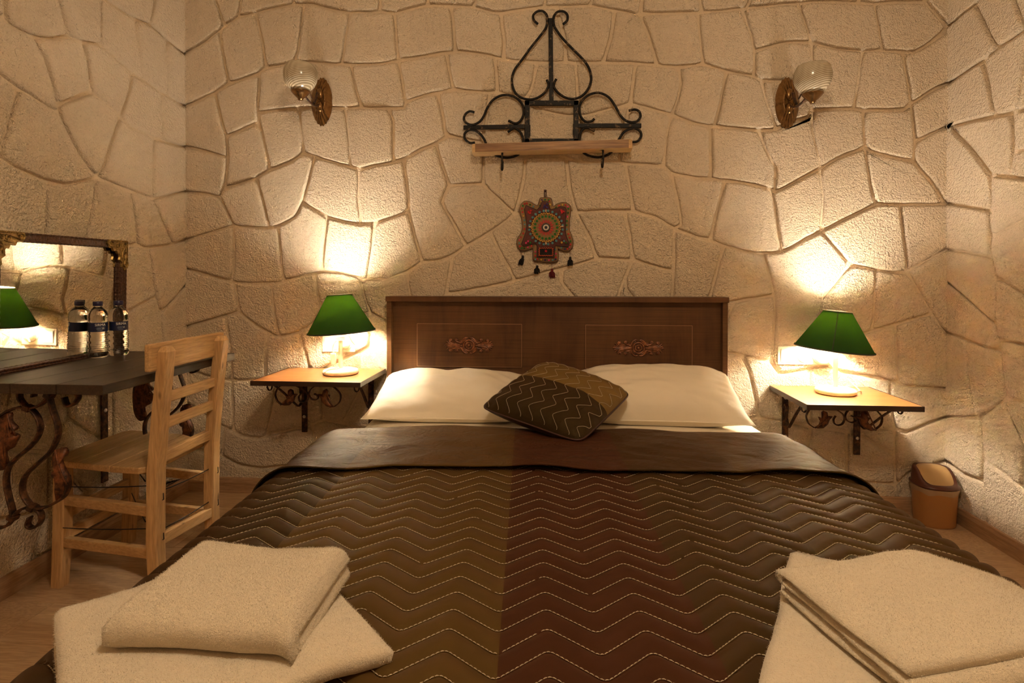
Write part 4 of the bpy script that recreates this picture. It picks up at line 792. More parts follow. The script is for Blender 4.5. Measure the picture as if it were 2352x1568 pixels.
fo = m.build('turned_down_edge', M['satin_fold'], quilt, fix=False, uv=uvs)
sol = fo.modifiers.new('thickness', 'SOLIDIFY'); sol.thickness = .004; sol.offset = -1
st = MB()
a = A0 + .03
while a < A1 - .04:
    t, h = fold_pt(a, .90); t2, h2 = fold_pt(a + .007, .90)
    p, q = Vector(quilt_pt(a, t, h + .0012)), Vector(quilt_pt(a + .007, t2, h2 + .0012))
    st.tube([p, q], .0007, 4, caps=False)
    a += .0095
st.build('hem_stitching', M['thread'], fo, fix=False)

# ---------------------------------------------------------------- pillows
def pillow(name, c, size, tilt, rz, seed, label):
    o = empty(name, c, label, 'pillow', rz)
    W, D, T = size
    n1, n2 = 56, 40
    m = MB()
    R = Matrix.Rotation(tilt, 4, 'X')
    def pt(u, v, sg):
        e = (max(0, 1 - abs(u) ** 3.2) ** .62) * (max(0, 1 - abs(v) ** 2.8) ** .62)
        x = u * W / 2 * (1 - .05 * (1 - v * v) * 0 - .06 * v * v * 0)
        # sides pinch in between the corners
        x *= 1 - .045 * (1 - v ** 4) * (abs(u) ** 6)
        yy = v * D / 2 * (1 - .07 * (1 - u ** 4) * (abs(v) ** 6))
        h = T / 2 * e
        nz_ = noise.noise(Vector((u * 2.2, v * 2.2, seed))) * .014 * e + noise.noise(Vector((u * 5 + v * 3, v * 6, seed + 4))) * .007 * min(1, e * 2)
        z = (h + nz_) if sg > 0 else -(h * .72)
        return R @ Vector((x, yy, z))
    for sg in (1, -1):
        m.grid(n1, n2, lambda i, j: tuple(pt(-1 + 2 * i / (n1 - 1), -1 + 2 * j / (n2 - 1), sg)))
    pc = m.build('pillowcase', M['linen'], o)
    return o, pc, pt
pl, plc, plf = pillow('pillow', (-.455, 2.405, .538), (.66, .40, .155), math.radians(17), math.radians(1), 1.5, 'white pillow leaning against the left half of the headboard')
pr, prc, prf = pillow('pillow', (.425, 2.400, .555), (.66, .40, .19), math.radians(20), math.radians(-1), 6.5, 'plump white pillow leaning against the right half of the headboard')
for o_, pf in ((pl, plf), (pr, prf)):
    s_ = MB()
    loop = [pf(-1 + 2 * i / 40, -1, 1) for i in range(41)] + [pf(1, -1 + 2 * i / 24, 1) for i in range(1, 25)] + [pf(1 - 2 * i / 40, 1, 1) for i in range(1, 41)] + [pf(-1, 1 - 2 * i / 24, 1) for i in range(1, 24)]
    s_.tube(loop, .0028, 6, True).build('seam', M['linen'], o_)

# ---------------------------------------------------------------- scatter cushion
CC = [Vector(p) for p in ((-.300, 2.100, .560), (.082, 1.870, .498), (.300, 2.200, .606), (-.052, 2.420, .690))]   # left, bottom, right, top corners
cc = sum(CC, Vector()) / 4
cu = empty('scatter_cushion', tuple(cc), 'square satin cushion, half dark brown and half gold, propped on the pillows', 'cushion')
ex = (CC[1] - CC[0] + CC[2] - CC[3]).normalized()
ey = (CC[3] - CC[0] + CC[2] - CC[1]).normalized()
en = ex.cross(ey).normalized()
if en.z < 0: en = -en
M['cushion'] = make_satin('two_tone_satin', [(0, (.030, .020, .0085)), (.50, (.185, .115, .034))], .12)
def cush_pt(u, v, sg, off=0.0):
    a, b = (u + 1) / 2, (v + 1) / 2
    # v: 0 on the left-bottom edge, 1 on the right-top edge; u along left -> bottom
    p = CC[0] * (1 - a) * (1 - b) + CC[1] * a * (1 - b) + CC[2] * a * b + CC[3] * (1 - a) * b
    pin = 1 - .05 * (1 - v ** 4) * abs(u) ** 6
    p2 = cc + (p - cc) * 1.0
    e = (max(0, 1 - abs(u) ** 2.6) ** .6) * (max(0, 1 - abs(v) ** 2.6) ** .6)
    w = noise.noise(Vector((u * 3, v * 3, 4.2))) * .008 * e
    ed = max(abs(u), abs(v))
    w += .006 * math.sin((u if abs(v) > abs(u) else v) * 26) * max(0, (ed - .72) / .28) * (1 - ed ** 8)
    d = en * (sg * (.072 * e) + (w if sg > 0 else 0) + off)
    s1 = -ex * u * .010 * (1 - v ** 4) * abs(u) ** 5 - ey * v * .010 * (1 - u ** 4) * abs(v) ** 5 - (ex * u + ey * v) * .022 * (abs(u) * abs(v)) ** 6
    return p2 + d + s1 - cc
m = MB(); uvs = []
n1 = 60
for sg in (1, -1):
    def g(i, j):
        u, v = -1 + 2 * i / (n1 - 1), -1 + 2 * j / (n1 - 1)
        uvs.append(((v + 1) / 2, (u + 1) / 2))
        return tuple(cush_pt(u, v, sg))
    m.grid(n1, n1, g)
m.build('cushion_cover', M['cushion'], cu, uv=uvs)
m = MB()
loop = [cush_pt(-1 + 2 * i / 40, -1, 1) for i in range(41)] + [cush_pt(1, -1 + 2 * i / 40, 1) for i in range(1, 41)] + [cush_pt(1 - 2 * i / 40, 1, 1) for i in range(1, 41)] + [cush_pt(-1, 1 - 2 * i / 40, 1) for i in range(1, 40)]
m.tube(loop, .0035, 6, True).build('piping', plain('maroon_piping', (.055, .020, .012), .5), cu)
for i in range(9):
    base = -.90 + i * .225
    st = MB()
    P = []
    for j in range(120):
        v = -.97 + 1.94 * j / 119
        x = (v * 2.6) % 1.0
        x = abs(x - round(x)) * 2
        if x < .15: x = .075 + x * x / .3
        elif x > .85: x = .925 - (1 - x) ** 2 / .3
        u = base + (x - .5) * .20
        if -.97 < u < .97: P.append(cush_pt(u, v, 1, .0012))
    for j in range(0, len(P) - 1):
        if j % 1 == 0: st.tube([P[j], P[j].lerp(P[j + 1], .82)], .0009, 4, caps=False)
    st.build('stitching', M['thread'], cu, fix=False)

# ================================================================ bedside wall shelves
def screw(m, p, r=.0075):
    m.M = Matrix.Translation(p) @ Matrix.Rotation(PI / 2, 4, 'X')
    m.lathe([(0, 0), (r, 0), (r, .002), (r * .55, .0032), (r * .5, .0022), (0, .0022)], 14)
    m.M = Matrix.Identity(4)

def bedside(cx, ztop, w, yf, bars, barz, sx, label):
    yb = 2.630
    d = yb - yf
    o = empty('bedside_shelf', (cx, yb, ztop), label, 'shelf', group='bedside wall shelves')
    th = .019
    MB().box((0, -d / 2, -th / 2), (w, d, th), None, .002).build('board', M['shelfwood'], o)
    e = MB()
    e.box((0, -d - .0012, -th / 2), (w + .005, .0035, th + .002), None, .0012)
    for s in (-1, 1): e.box((s * (w / 2 + .0012), -d / 2, -th / 2), (.0035, d, th + .002), None, .0012)
    e.build('scorched_edge', M['shelfedge'], o)
    for k, bx in enumerate(bars):
        x = bx - cx
        b = MB().box((x, .000, (-th + barz - ztop) / 2), (.026, .008, ztop - barz - th), None, .001)
        bo = b.build('wall_bracket', M['bronze_iron'], o)
        for zs in (-th - .035, barz - ztop + .075):
            s = MB()
            screw(s, (x, -.004, zs))
            s.build('screw', M['steel'], bo)
        # brace from the wall bar forward and up to the board, ending in a small curl
        sd = -1 if k == 0 else 1
        P = catmull([(x, -.008, -.105), (x, -.020, -.150), (x + .004 * sd, -.050, -.172), (x + .008 * sd, -.075, -.160), (x + .020 * sd * sx, -.17, -.085), (x + .032 * sd * sx, -.262, -th - .002)], 6)
        MB().strip(P, (1, 0, 0), .013, .005).build('brace', M['bronze_iron'], bo)
        P = catmull([(x + .004 * sd, -.008, -.100), (x + .004 * sd, -.018, -.080), (x + .004 * sd, -.030, -.090), (x + .004 * sd, -.028, -.118)], 6)
        MB().strip(P, (1, 0, 0), .016, .004).build('brace_curl', M['bronze_iron'], bo)
        hx = x + .042 * (-1 if k == 0 else .4)
        P = [(hx, -.27, -th), (hx, -.27, -th - .022), (hx + .006, -.27, -th - .034), (hx + .014, -.27, -th - .034), (hx + .020, -.27, -th - .022), (hx + .020, -.27, -th)]
        MB().strip(catmull(P, 4), (0, 1, 0), .012, .0035).build('hook', M['bronze_iron'], bo)
    # front scrolls: two open circles with a leaf each
    lc = -1.068
    sc = MB()
    for P in DATA['NS_SCROLL']:
        Q = catmull([((x - lc), -.27, (z - .600)) for x, z in P], 5)
        sc.strip(Q, (0, 1, 0), .013, .0042)
    so = sc.build('scroll', M['bronze_iron'], o)
    so.location = (0 - (cx + 1.046) * 0 - .022 * sx, 0, -.012)
    for P in DATA['NS_LEAF']:
        lf = MB().slab([((x - lc), (z - .600)) for x, z in P], -.276, -.266, 'Y', .007)
        n_ = len(P)
        a = Vector(((P[0][0] - lc), -.281, P[0][1] - .600)); b = Vector((P[n_ // 2 + 1][0] - lc, -.281, P[n_ // 2 + 1][1] - .600))
        lf.tube([a.lerp(b, k / 6) + Vector((0, -.003 * math.sin(PI * k / 6), 0)) for k in range(7)], .0028, 6)
        lf.build('leaf', M['leaf_iron'], so)
    return o
bedside(-1.046, .612, .470, 2.283, (-1.208, -.880), .302, 1, 'orange-brown bedside wall shelf with iron scroll bracket, left of the bed')
bedside(1.172, .560, .424, 2.250, (1.026, 1.336), .256, 1, 'orange-brown bedside wall shelf with iron scroll bracket, right of the bed above the bin')

# ================================================================ bedside lamps
def make_shade_mat():
    n = NT('green_lampshade_cloth')
    v = n.coord('Object', (1, 1, 1))
    wv = n.noise(n.coord('Object', (60, 60, 400)), 1.5, 2)
    nm = n.bump(wv, .15, .0008)
    d = n.n('ShaderNodeBsdfDiffuse'); d.inputs['Color'].default_value = (.030, .088, .030, 1)
    t = n.n('ShaderNodeBsdfTranslucent'); t.inputs['Color'].default_value = (.085, .140, .022, 1)
    n.l(nm, d.inputs['Normal']); n.l(nm, t.inputs['Normal'])
    mx = n.n('ShaderNodeMixShader'); mx.inputs[0].default_value = .42
    n.l(d.outputs[0], mx.inputs[1]); n.l(t.outputs[0], mx.inputs[2])
    n.l(mx.outputs[0], n.out.inputs['Surface'])
    return n.m
M['shade'] = make_shade_mat()
def make_lining():
    n = NT('cream_shade_lining')
    d = n.n('ShaderNodeBsdfDiffuse'); d.inputs['Color'].default_value = (.78, .70, .55, 1)
    t = n.n('ShaderNodeBsdfTranslucent'); t.inputs['Color'].default_value = (.70, .62, .46, 1)
    mx = n.n('ShaderNodeMixShader'); mx.inputs[0].default_value = .40
    n.l(d.outputs[0], mx.inputs[1]); n.l(t.outputs[0], mx.inputs[2])
    n.l(mx.outputs[0], n.out.inputs['Surface'])
    return n.m
M['lining'] = make_lining()
M['shade_trim'] = plain('dark_green_binding', (.030, .040, .016), .7)
n_ = NT('lit_bulb')
n_.done((.9, .9, .9), .4, Emission_Color=(*BULB_COLOR, 1), Emission_Strength=BULB_POWER)
M['bulb'] = n_.m
def table_lamp(loc, z_bot, z_top, tilt, r0, r1, label, seam=None, baffle=.024):
    o = empty('table_lamp', loc, label, 'lamp', group='green bedside lamps')
    MB().lathe([(0, 0), (.070, 0), (.077, .004), (.079, .012), (.075, .020), (.062, .0245), (.020, .026), (.014, .028), (0, .028)], 40).build('lamp_base', M['lamp_white'], o)
    MB().lathe([(.0095, .026), (.0095, z_bot + .01), (.007, z_bot + .03)], 20).build('stem', M['lamp_white'], o)
    MB().lathe([(0, z_bot - .0), (.017, z_bot), (.018, z_bot + .040), (.014, z_bot + .052), (0, z_bot + .052)], 20).build('bulb_holder', M['lamp_white'], o)
    zb = z_top - .052
    MB().lathe([(0, zb - .050), (baffle * .8, zb - .050), (baffle, zb - .044), (baffle, zb - .034), (baffle * .7, zb - .031), (0, zb - .031)], 24).build('bulb_baffle', M['lamp_white'], o)  # added hidden disc, sized to block the bulb's downward light
    MB().lathe([(0, z_bot + .045), (.013, z_bot + .050), (.014, zb - .030), (.024, zb - .018), (.028, zb), (.024, zb + .016), (.012, zb + .026), (0, zb + .028)], 20).build('bulb', M['bulb'], o)
    R = Matrix.Translation((0, 0, (z_bot + z_top) / 2)) @ Matrix.Rotation(tilt, 4, 'Y') @ Matrix.Translation((0, 0, -(z_bot + z_top) / 2))
    s = MB(); s.M = R
    s.lathe([(r0, z_bot), (r1, z_top), (r1 - .0012, z_top), (r0 - .0012, z_bot), (r0, z_bot)], 64, caps=False)
    sh = s.build('lamp_shade', M['shade'], o)
    li = MB(); li.M = R
    li.lathe([(r0 - .0024, z_bot + .001), (r1 - .0024, z_top - .001)], 64, caps=False)
    li.build('shade_lining', M['lining'], sh)
    b = MB(); b.M = R
    b.lathe([(r0 + .0012, z_bot + .004), (r0 + .0024, z_bot - .001), (r0 - .002, z_bot - .003), (r0 - .003, z_bot + .002)], 64, caps=False)
    b.build('shade_binding', M['shade_trim'], sh)
    c = MB(); c.M = R
    c.tube([(r1 * math.cos(t), r1 * math.sin(t), z_top + .001) for t in [2 * PI * i / 40 for i in range(40)]], .0022, 6, True)
    for k in range(3):
        t = 2 * PI * k / 3 + .5
        c.tube([(r1 * math.cos(t), r1 * math.sin(t), z_top), (.012 * math.cos(t), .012 * math.sin(t), z_top - .006)], .0014, 6)
    c.build('shade_ring', M['chrome'], sh)
    if seam is not None:
        q = MB(); q.M = R
        a = seam
        q.tube([((r0 + .001 + (r1 - r0) * k / 6) * math.cos(a + .06 * k / 6), (r0 + .001 + (r1 - r0) * k / 6) * math.sin(a + .06 * k / 6), z_bot + (z_top - z_bot) * k / 6) for k in range(7)], .0024, 6)
        q.build('shade_seam', M['shade_trim'], sh)
    return o
LL = (-.968, 2.474, .6125)
l1 = table_lamp(LL, .190, .356, math.radians(-3.5), .147, .053, 'green-shaded table lamp on the left bedside shelf, flex wound round its stem', baffle=.040)
P = [(.01925 * math.cos(t), .01925 * math.sin(t), .186 - .0034 * t / (2 * PI) * 2.0) for t in [k * .35 for k in range(90)]]
for P_, r_ in ((P, .0032), (catmull([(-.018, -.006, .150), (-.028, -.012, .135), (-.030, -.016, .110), (-.028, -.016, .096)], 5), .003),
               (catmull([(-.027, -.014, .046), (-.020, -.020, .036), (.004, -.030, .032), (-.035, -.052, .027), (-.046, -.064, .016)], 5), .003),
               (catmull([(.014, .010, .176), (.030, .020, .170), (.030, .060, .140), (.028, .100, .120)], 5), .003)):
    MB().tube(P_, r_, 6).build('flex', M['plastic_white'], l1)
MB().box((-.027, -.016, .071), (.022, .018, .052), None, .006).build('flex_switch', M['plastic_white'], l1)
LR = (1.169, 2.474, .5605)
l2 = table_lamp(LR, .186, .344, math.radians(5.5), .149, .053, 'green-shaded table lamp on the right bedside shelf, dark seam down its shade', seam=-2.05)
cd = MB()
cd.tube(catmull([(.070, -.020, .010), (.092, -.010, .014), (.112, .028, .008), (.070, .075, .060), (.040, .110, .095), (.010, .128, .150)], 6), .0026, 6)
cd.build('flex', M['plastic_white'], l2)

# ================================================================ socket plates
def socket_plate(x0, x1, z0, z1, kinds, label):
    o = empty('socket_plate', ((x0 + x1) / 2, 2.633, (z0 + z1) / 2), label, 'socket')
    w, h = x1 - x0, z1 - z0
    MB().box((0, -.004, 0), (w, .010, h), None, .003).build('faceplate', M['plastic_white'], o)
    k = len(kinds)
    mw = (w - .018) / k
    for i, kd in enumerate(kinds):
        x = -w / 2 + .009 + mw * (i + .5)
        if kd == 'switch':
            MB().box((x, -.0105, 0), (mw - .006, .006, h - .022), Matrix.Rotation(math.radians(4), 4, 'X'), .0015).build('rocker', M['plastic_white'], o)
        else:
            s = MB(); s.M = Matrix.Translation((x, -.009, 0)) @ Matrix.Rotation(PI / 2, 4, 'X')
            s.lathe([(mw * .46, -.001), (mw * .46, .0025), (mw * .40, .003), (mw * .37, -.006), (0, -.007)], 28)
            so = s.build('socket_well', M['plastic_white'], o)
            if kd == 'plug':
                p = MB(); p.M = Matrix.Translation((x, -.009, 0)) @ Matrix.Rotation(PI / 2, 4, 'X')
                p.lathe([(mw * .33, -.004), (mw * .33, .016), (mw * .28, .024), (mw * .16, .030), (0, .031)], 24)
                p.M = Matrix.Identity(4)
                p.tube(catmull([(x - .004, -.036, -.004), (x - .016, -.044, -.012), (x - .034, -.060, -.022)], 4), [.006] * 3 + [.004] * 6, 8)
                p.build('plug', M['plastic_white'], o)
            elif kd == 'adapter':
                p = MB(); p.M = Matrix.Translation((x, -.009, 0)) @ Matrix.Rotation(PI / 2, 4, 'X')
                p.lathe([(mw * .52, -.004), (mw * .54, .010), (mw * .50, .026), (mw * .40, .030), (0, .031)], 28)
                p.build('adapter', M['plastic_white'], o)
            else:
                p = MB()
                for s_ in (-1, 1): p.box((x + s_ * .0095, -.0045, 0), (.005, .002, .005))
                p.build('socket_holes', M['plastic_dark'], so)
    return o
socket_plate(-1.117, -.957, .690, .772, ('switch', 'plug'), 'cream switch and socket plate behind the left bedside lamp')
socket_plate(.992, 1.222, .656, .738, ('switch', 'socket', 'adapter'), 'cream triple socket plate behind the right bedside lamp')

# ================================================================ wall sconces (unlit)
def make_globe():
    n = NT('ribbed_opal_glass')
    d = n.n('ShaderNodeBsdfDiffuse')
    tc = n.n('ShaderNodeTexCoord'); mp = n.n('ShaderNodeMapping'); mp.inputs['Rotation'].default_value = (.12, .28, 0)
    n.l(tc.outputs['Object'], mp.inputs['Vector'])
    wv = n.n('ShaderNodeTexWave', wave_type='BANDS', bands_direction='Z'); wv.inputs['Scale'].default_value = 46
    n.l(mp.outputs[0], wv.inputs['Vector'])
    n.l(n.ramp(wv.outputs['Fac'], [(.25, (.40, .32, .20)), (.7, (.86, .78, .62))]), d.inputs['Color'])
    t = n.n('ShaderNodeBsdfTranslucent'); t.inputs['Color'].default_value = (.75, .66, .50, 1)
    g = n.n('ShaderNodeBsdfGlossy'); g.inputs['Roughness'].default_value = .18
    mx = n.n('ShaderNodeMixShader'); mx.inputs[0].default_value = .18
    n.l(d.outputs[0], mx.inputs[1]); n.l(t.outputs[0], mx.inputs[2])
    m2 = n.n('ShaderNodeMixShader'); m2.inputs[0].default_value = .05
    n.l(mx.outputs[0], m2.inputs[1]); n.l(g.outputs[0], m2.inputs[2])
    n.l(m2.outputs[0], n.out.inputs['Surface'])
    return n.m
M['opal'] = make_globe()
def sconce(px, pz, gx, gz, label):
    o = empty('wall_sconce', (px, 2.632, pz), label, 'wall lamp', group='wall sconces')
    # fluted oval backplate
    m = MB()
    na, nr = 96, 14
    hw, hh = .052, .108
    def bp(i, j):
        a = 2 * PI * i / na
        r = j / (nr - 1)
        fl = min(1, max(0, abs(math.sin(a)) - .70) / .12)
        rib = math.cos(a * 22) * fl
        rr = r * (1 + .025 * rib * (r > .9))
        dep = .026 * (1 - r ** 2.6) + .006 * rib * min(1, r * 1.6) * (1 - r ** 8) + (.010 * math.exp(-((r - .5) / .10) ** 2) * (1 - fl))
        if abs(math.sin(a)) < .12 and r > .45: dep += .004
        return (hw * rr * math.cos(a), -dep - .004, hh * rr * math.sin(a) * (1 + .06 * abs(math.sin(a)) ** 6 * r))
    m.grid(na, nr, bp, True, 0, True)
    m.lathe([(0, 0)], 4, caps=False) if False else None
    m.ball((0, -.026, -.030), (.017, .018, .026), 16, 10)
    m.ball((0, -.026, .030), (.016, .014, .030), 16, 10)
    m.build('backplate', M['brass'], o)
    dx, dz, dy = gx - px, gz - pz, -.205
    # arm: a stem, a cranked bracket and a curl
    a = MB()
    a.tube(catmull([(0, -.030, -.018), (dx * .25, -.075, -.040), (dx * .6, -.135, -.034), (dx * .9, dy + .012, -.008), (dx, dy, .012)], 6), .0045, 8)
    a.tube(catmull([(dx * .2, -.050, .030), (dx * .3, -.060, .006), (dx * .35, -.085, -.030)], 5), .006, 8)
    a.tube(catmull([(dx * .45, -.100, -.012), (dx * .6, -.130, .004), (dx * .75, -.155, -.010), (dx * .85, -.175, -.022)], 5), .0032, 8)
    a.tube(catmull([(dx, dy, .008), (dx + .006, dy - .004, -.012), (dx + .002, dy - .006, -.032), (dx - .010, dy - .004, -.034), (dx - .012, dy - .004, -.024)], 5), .0045, 8)
    a.build('arm', M['bronze_iron'], o)
    gb = dz - .062
    MB().lathe([(0, gb - .034), (.010, gb - .034), (.013, gb - .026), (.030, gb - .010), (.040, gb + .002), (.041, gb + .006), (.034, gb + .006), (0, gb)], 32, (dx, dy, 0)).build('cup', M['brass'], o)
    prof = []
    for k in range(33):
        q = k / 32
        z = gb + .004 + .118 * q
        r = .072 * max(0.02, 1 - (abs(q - .60) / .62) ** 2.15) ** .5
        prof.append((max(r, .034 if q < .1 else 0), z))
    prof += [(r - .003, z) for r, z in reversed(prof)]
    MB().lathe(prof, 72, (dx, dy, 0), False, 0, lambda r, z, a: r * (1 + .016 * math.cos((z - gb) * 900 + a * 3))).build('glass_shade', M['opal'], o)
    return o
sconce(-1.116, 1.882, -1.128, 1.925, 'unlit brass sconce with ribbed white globe, left of the iron wall rack')
sconce(1.027, 1.826, 1.050, 1.860, 'unlit brass sconce with ribbed white globe, right of the iron wall rack')

# ================================================================ iron wall rack with a little shelf
rack = empty('iron_wall_rack', (-.025, 2.63, 1.61), 'black wrought iron wall rack with scrolls, square frame and small wooden shelf', 'wall rack')
OX, OZ = -.025, 1.61
RY = -.022
for P in DATA['IRON']:
    Q = catmull([(x - OX, RY, z - OZ) for x, z in P], 6)
    m = MB().tube(Q, .0058, 8)
    # twist marks along the rod
    m.build('scroll', M['iron'], rack)
for k, P in enumerate(DATA['IRONBARS']):
    a, b = [(x - OX, RY + (.004 if k in (1, 2, 3, 4) else .006), z - OZ) for x, z in P]
    bar = MB().beam(a, b, .020 if k in (0, 5, 6) else .023, .010, up=(0, 1, 0), bevel=.002).build('frame_bar' if k in (1, 2, 3, 4) else 'bar', M['iron'], rack)
for x0, z0, x1, z1 in (((DATA['IRONBARS'][1][0][0]) - OX, .06, 0, 0), ((DATA['IRONBARS'][2][0][0]) - OX, .06, 0, 0)):
    MB().box((x0, RY + .012, .115), (.028, .006, .050), None, .001).build('mounting_lug', M['iron'], rack)
for P in DATA['IRONHOOKS']:
    Q = []
    for k, (x, z) in enumerate(P):
        dy_ = [-.020, -.070, -.078, -.082, -.090, -.094][k]
        Q.append((x - OX, dy_, z - OZ - (.004 if k < 2 else 0)))
    MB().tube(catmull(Q, 5), .0048, 8).build('hook', M['iron'], rack)
b = MB()
hw_, fr = .3585, .02
out = []
for (sx, sy) in ((-1, 0), (-1, 1), (1, 1), (1, 0)):
    pass
ol = [(-hw_, -.010), (-hw_, -.085), (-hw_ + .006, -.098), (-hw_ + .020, -.104), (hw_ - .020, -.104), (hw_ - .006, -.098), (hw_, -.085), (hw_, -.010)]
b.slab(ol, .002, .040, 'Z')
sh = b.build('wooden_shelf', M['lightpine'], rack)
sh.location = (.001, 0, 0)
sh.rotation_euler = (0, math.radians(-.6), 0)
e = MB()
e.box((0, -.1045, .021), (2 * hw_ - .036, .003, .036), None, .001)
e.build('scorched_front', M['burnt'], sh)

# ================================================================ embroidered wall hanging
TX, TZ = DATA['TEXT_C']
U = DATA['TEXT_R']
hang = empty('embroidered_hanging', (TX, 2.632, TZ), 'colourful beaded textile wall hanging with an eye bead and four tassels', 'wall hanging')
felt = lambda name, c: make_cloth(name, c, 500, .2, .95, .3)
M['felt_tan'] = felt('tan_felt', (.28, .165, .065))
M['felt_red'] = felt('rust_red_felt', (.11, .030, .024))
M['felt_black'] = felt('black_felt', (.010, .007, .006))
out = [(x - TX, z - TZ) for x, z in DATA['TEXT_OUT']]
outc = [(p.x, p.z) for p in catmull([(a, 0, b) for a, b in out], 3, True)]
inn = [(x - TX, z - TZ) for x, z in DATA['TEXT_IN']]
MB().slab(outc, -.012, -.001, 'Y', .006).build('felt_body', M['felt_tan'], hang)
cord = MB()
cp = [Vector((a, -.007, b)) for a, b in outc]
cord.tube([p + Vector((0, .0015 * math.sin(i * 2.1), 0)) for i, p in enumerate(cp)], .0028, 6, True)
cord.build('twisted_cord', plain('maroon_cord', (.050, .010, .010), .8), hang)
MB().slab(inn, -.0195, -.014, 'Y', .003).build('inner_patch', M['felt_red'], hang)
MB().tube([(a, -.0185, b) for a, b in inn], .0019, 6, True).build('patch_outline', M['felt_black'], hang)
def disc(m, x, z, r, y, n=20, rf=None, h=.0012, mi=0):
    o_ = [(x + (rf(t) if rf else 1) * r * math.cos(t), z + (rf(t) if rf else 1) * r * math.sin(t)) for t in [2 * PI * k / n for k in range(n)]]
    m.slab(o_, y - h, y + .0004, 'Y', 0, mi)
YF = -.0232
MB().lathe([(0, 0)], 3, caps=False) if False else None
m = MB(); disc(m, 0, 0, 200 * U, YF, 40, h=.001); m.build('tan_round', M['felt_tan'], hang)
m = MB()
m.tube([((212 + 9 * math.sin(t * 34)) * U * math.cos(t), YF - .002, (212 + 9 * math.sin(t * 34)) * U * math.sin(t)) for t in [2 * PI * k / 272 for k in range(272)]], .0022, 5, True)
m.build('yellow_rickrack', plain('yellow_braid', (.62, .34, .06), .8), hang)
m = MB()
for k in range(16):
    t = 2 * PI * k / 16
    ax, az = math.cos(t), math.sin(t)
    m.slab([(ax * 66 * U - az * 4 * U, az * 66 * U + ax * 4 * U), (ax * 96 * U - az * 17 * U, az * 96 * U + ax * 17 * U), (ax * 128 * U, az * 128 * U), (ax * 96 * U + az * 17 * U, az * 96 * U - ax * 17 * U), (ax * 66 * U + az * 4 * U, az * 66 * U - ax * 4 * U)], YF - .0035, YF - .001, 'Y')
m.build('red_petals', plain('red_petal', (.42, .022, .016), .6), hang)
m = MB(); disc(m, 0, 0, 64 * U, YF - .003, 28, h=.003, mi=0); disc(m, 0, 0, 43 * U, YF - .006, 28, h=.0015, mi=1); disc(m, 0, 0, 27 * U, YF - .0075, 24, h=.001, mi=2); disc(m, 0, 0, 17 * U, YF - .0085, 20, h=.001, mi=3)
m.build('eye_bead', [plain('black_bead', (.012, .008, .010), .3), plain('white_glass', (.74, .66, .56), .2), plain('grey_glass', (.20, .16, .13), .25), plain('blue_glass', (.010, .016, .045), .15)], hang)
flower = lambda t: .72 + .28 * math.cos(5 * t)
rn = random.Random(9)
SQ = {'green': (.012, .16, .030), 'teal': (.10, .26, .32), 'red': (.50, .02, .03), 'pink': (.60, .05, .18), 'navy': (.03, .02, .14), 'gold': (.55, .34, .06), 'dgreen': (.02, .09, .02)}
SM = {k: plain('sequin_' + k, c, .18, .55) for k, c in SQ.items()}
keys = list(SQ)
m = MB()
for k in range(20):
    t = 2 * PI * k / 20
    disc(m, 168 * U * math.cos(t), 168 * U * math.sin(t), 25 * U, YF - .001, 15, flower, .0018)
tag(m.build('green_sequins', SM['green'], hang), kind='stuff')
m = MB()
for k in range(24):
    t = 2 * PI * (k + .5) / 24
    disc(m, 252 * U * math.cos(t), 252 * U * math.sin(t), 26 * U, YF - .001, 15, flower, .0018)
tag(m.build('teal_sequins', SM['teal'], hang), kind='stuff')
# sequins round the border
m = MB()
per = []
for i in range(len(outc)):
    a, b = Vector(outc[i]), Vector(outc[(i + 1) % len(outc)])
    k = 0
    L = (b - a).length
    per.append((a, b, L))
tot = sum(p[2] for p in per)
NB = 58
acc, idx = 0.0, 0
for k in range(NB):
    target = tot * k / NB
    while acc + per[idx][2] < target: acc += per[idx][2]; idx += 1
    a, b, L = per[idx]
    p = a.lerp(b, (target - acc) / L)
    tn = (b - a).normalized()
    nrm = Vector((-tn.y, tn.x))
    c1, c2 = p + nrm * .0105, p - nrm * .0105
    q = c1 if c1.length < c2.length else c2
    disc(m, q.x, q.y, 19 * U, -.0165, 12, flower, .0016, keys.index(rn.choice(('red', 'red', 'green', 'teal', 'navy', 'gold', 'pink', 'dgreen'))))
tag(m.build('border_sequins', [SM[k] for k in keys], hang), kind='stuff')
m = MB()
for sx in (-1, 1):
    for (x, z) in ((230, 255), (262, 235), (242, 222)): disc(m, sx * x * U, z * U, 26 * U, YF - .001, 3, None, .002, keys.index('red'))
    for (x, z) in ((270, -205), (235, -225), (300, -230)): disc(m, sx * x * U, z * U, 22 * U, YF - .001, 12, flower, .002, keys.index(rn.choice(keys)))
for (x, z) in ((-20, 330), (15, 350), (5, 310), (-30, 300), (25, 300)): disc(m, x * U, z * U, 20 * U, YF - .001, 12, flower, .002, keys.index('navy'))
tag(m.build('corner_sequins', [SM[k] for k in keys], hang), kind='stuff')
m = MB()
for (x, z, v) in ((0, 250, 1), (0, -238, 1), (-240, 10, 0), (245, 15, 0)):
    m.ball((x * U, YF - .002, z * U), (12 * U if v else 24 * U, .003, 24 * U if v else 12 * U), 10, 6)
m.build('shell', plain('cowrie_shell', (.62, .42, .30), .35), hang)
(rx0, rz1), (rx1, rz0) = DATA['TEXT_RECT']
rx0, rx1, rz0, rz1 = rx0 - TX, rx1 - TX, rz0 - TZ, rz1 - TZ
MB().box(((rx0 + rx1) / 2, -.0215, (rz0 + rz1) / 2), (rx1 - rx0, .004, rz1 - rz0)).build('black_square', M['felt_black'], hang)
m = MB(); P = []
cx_, cz_, a_, b_ = (rx0 + rx1) / 2, (rz0 + rz1) / 2, (rx1 - rx0) / 2 - .003, (rz1 - rz0) / 2 - .003
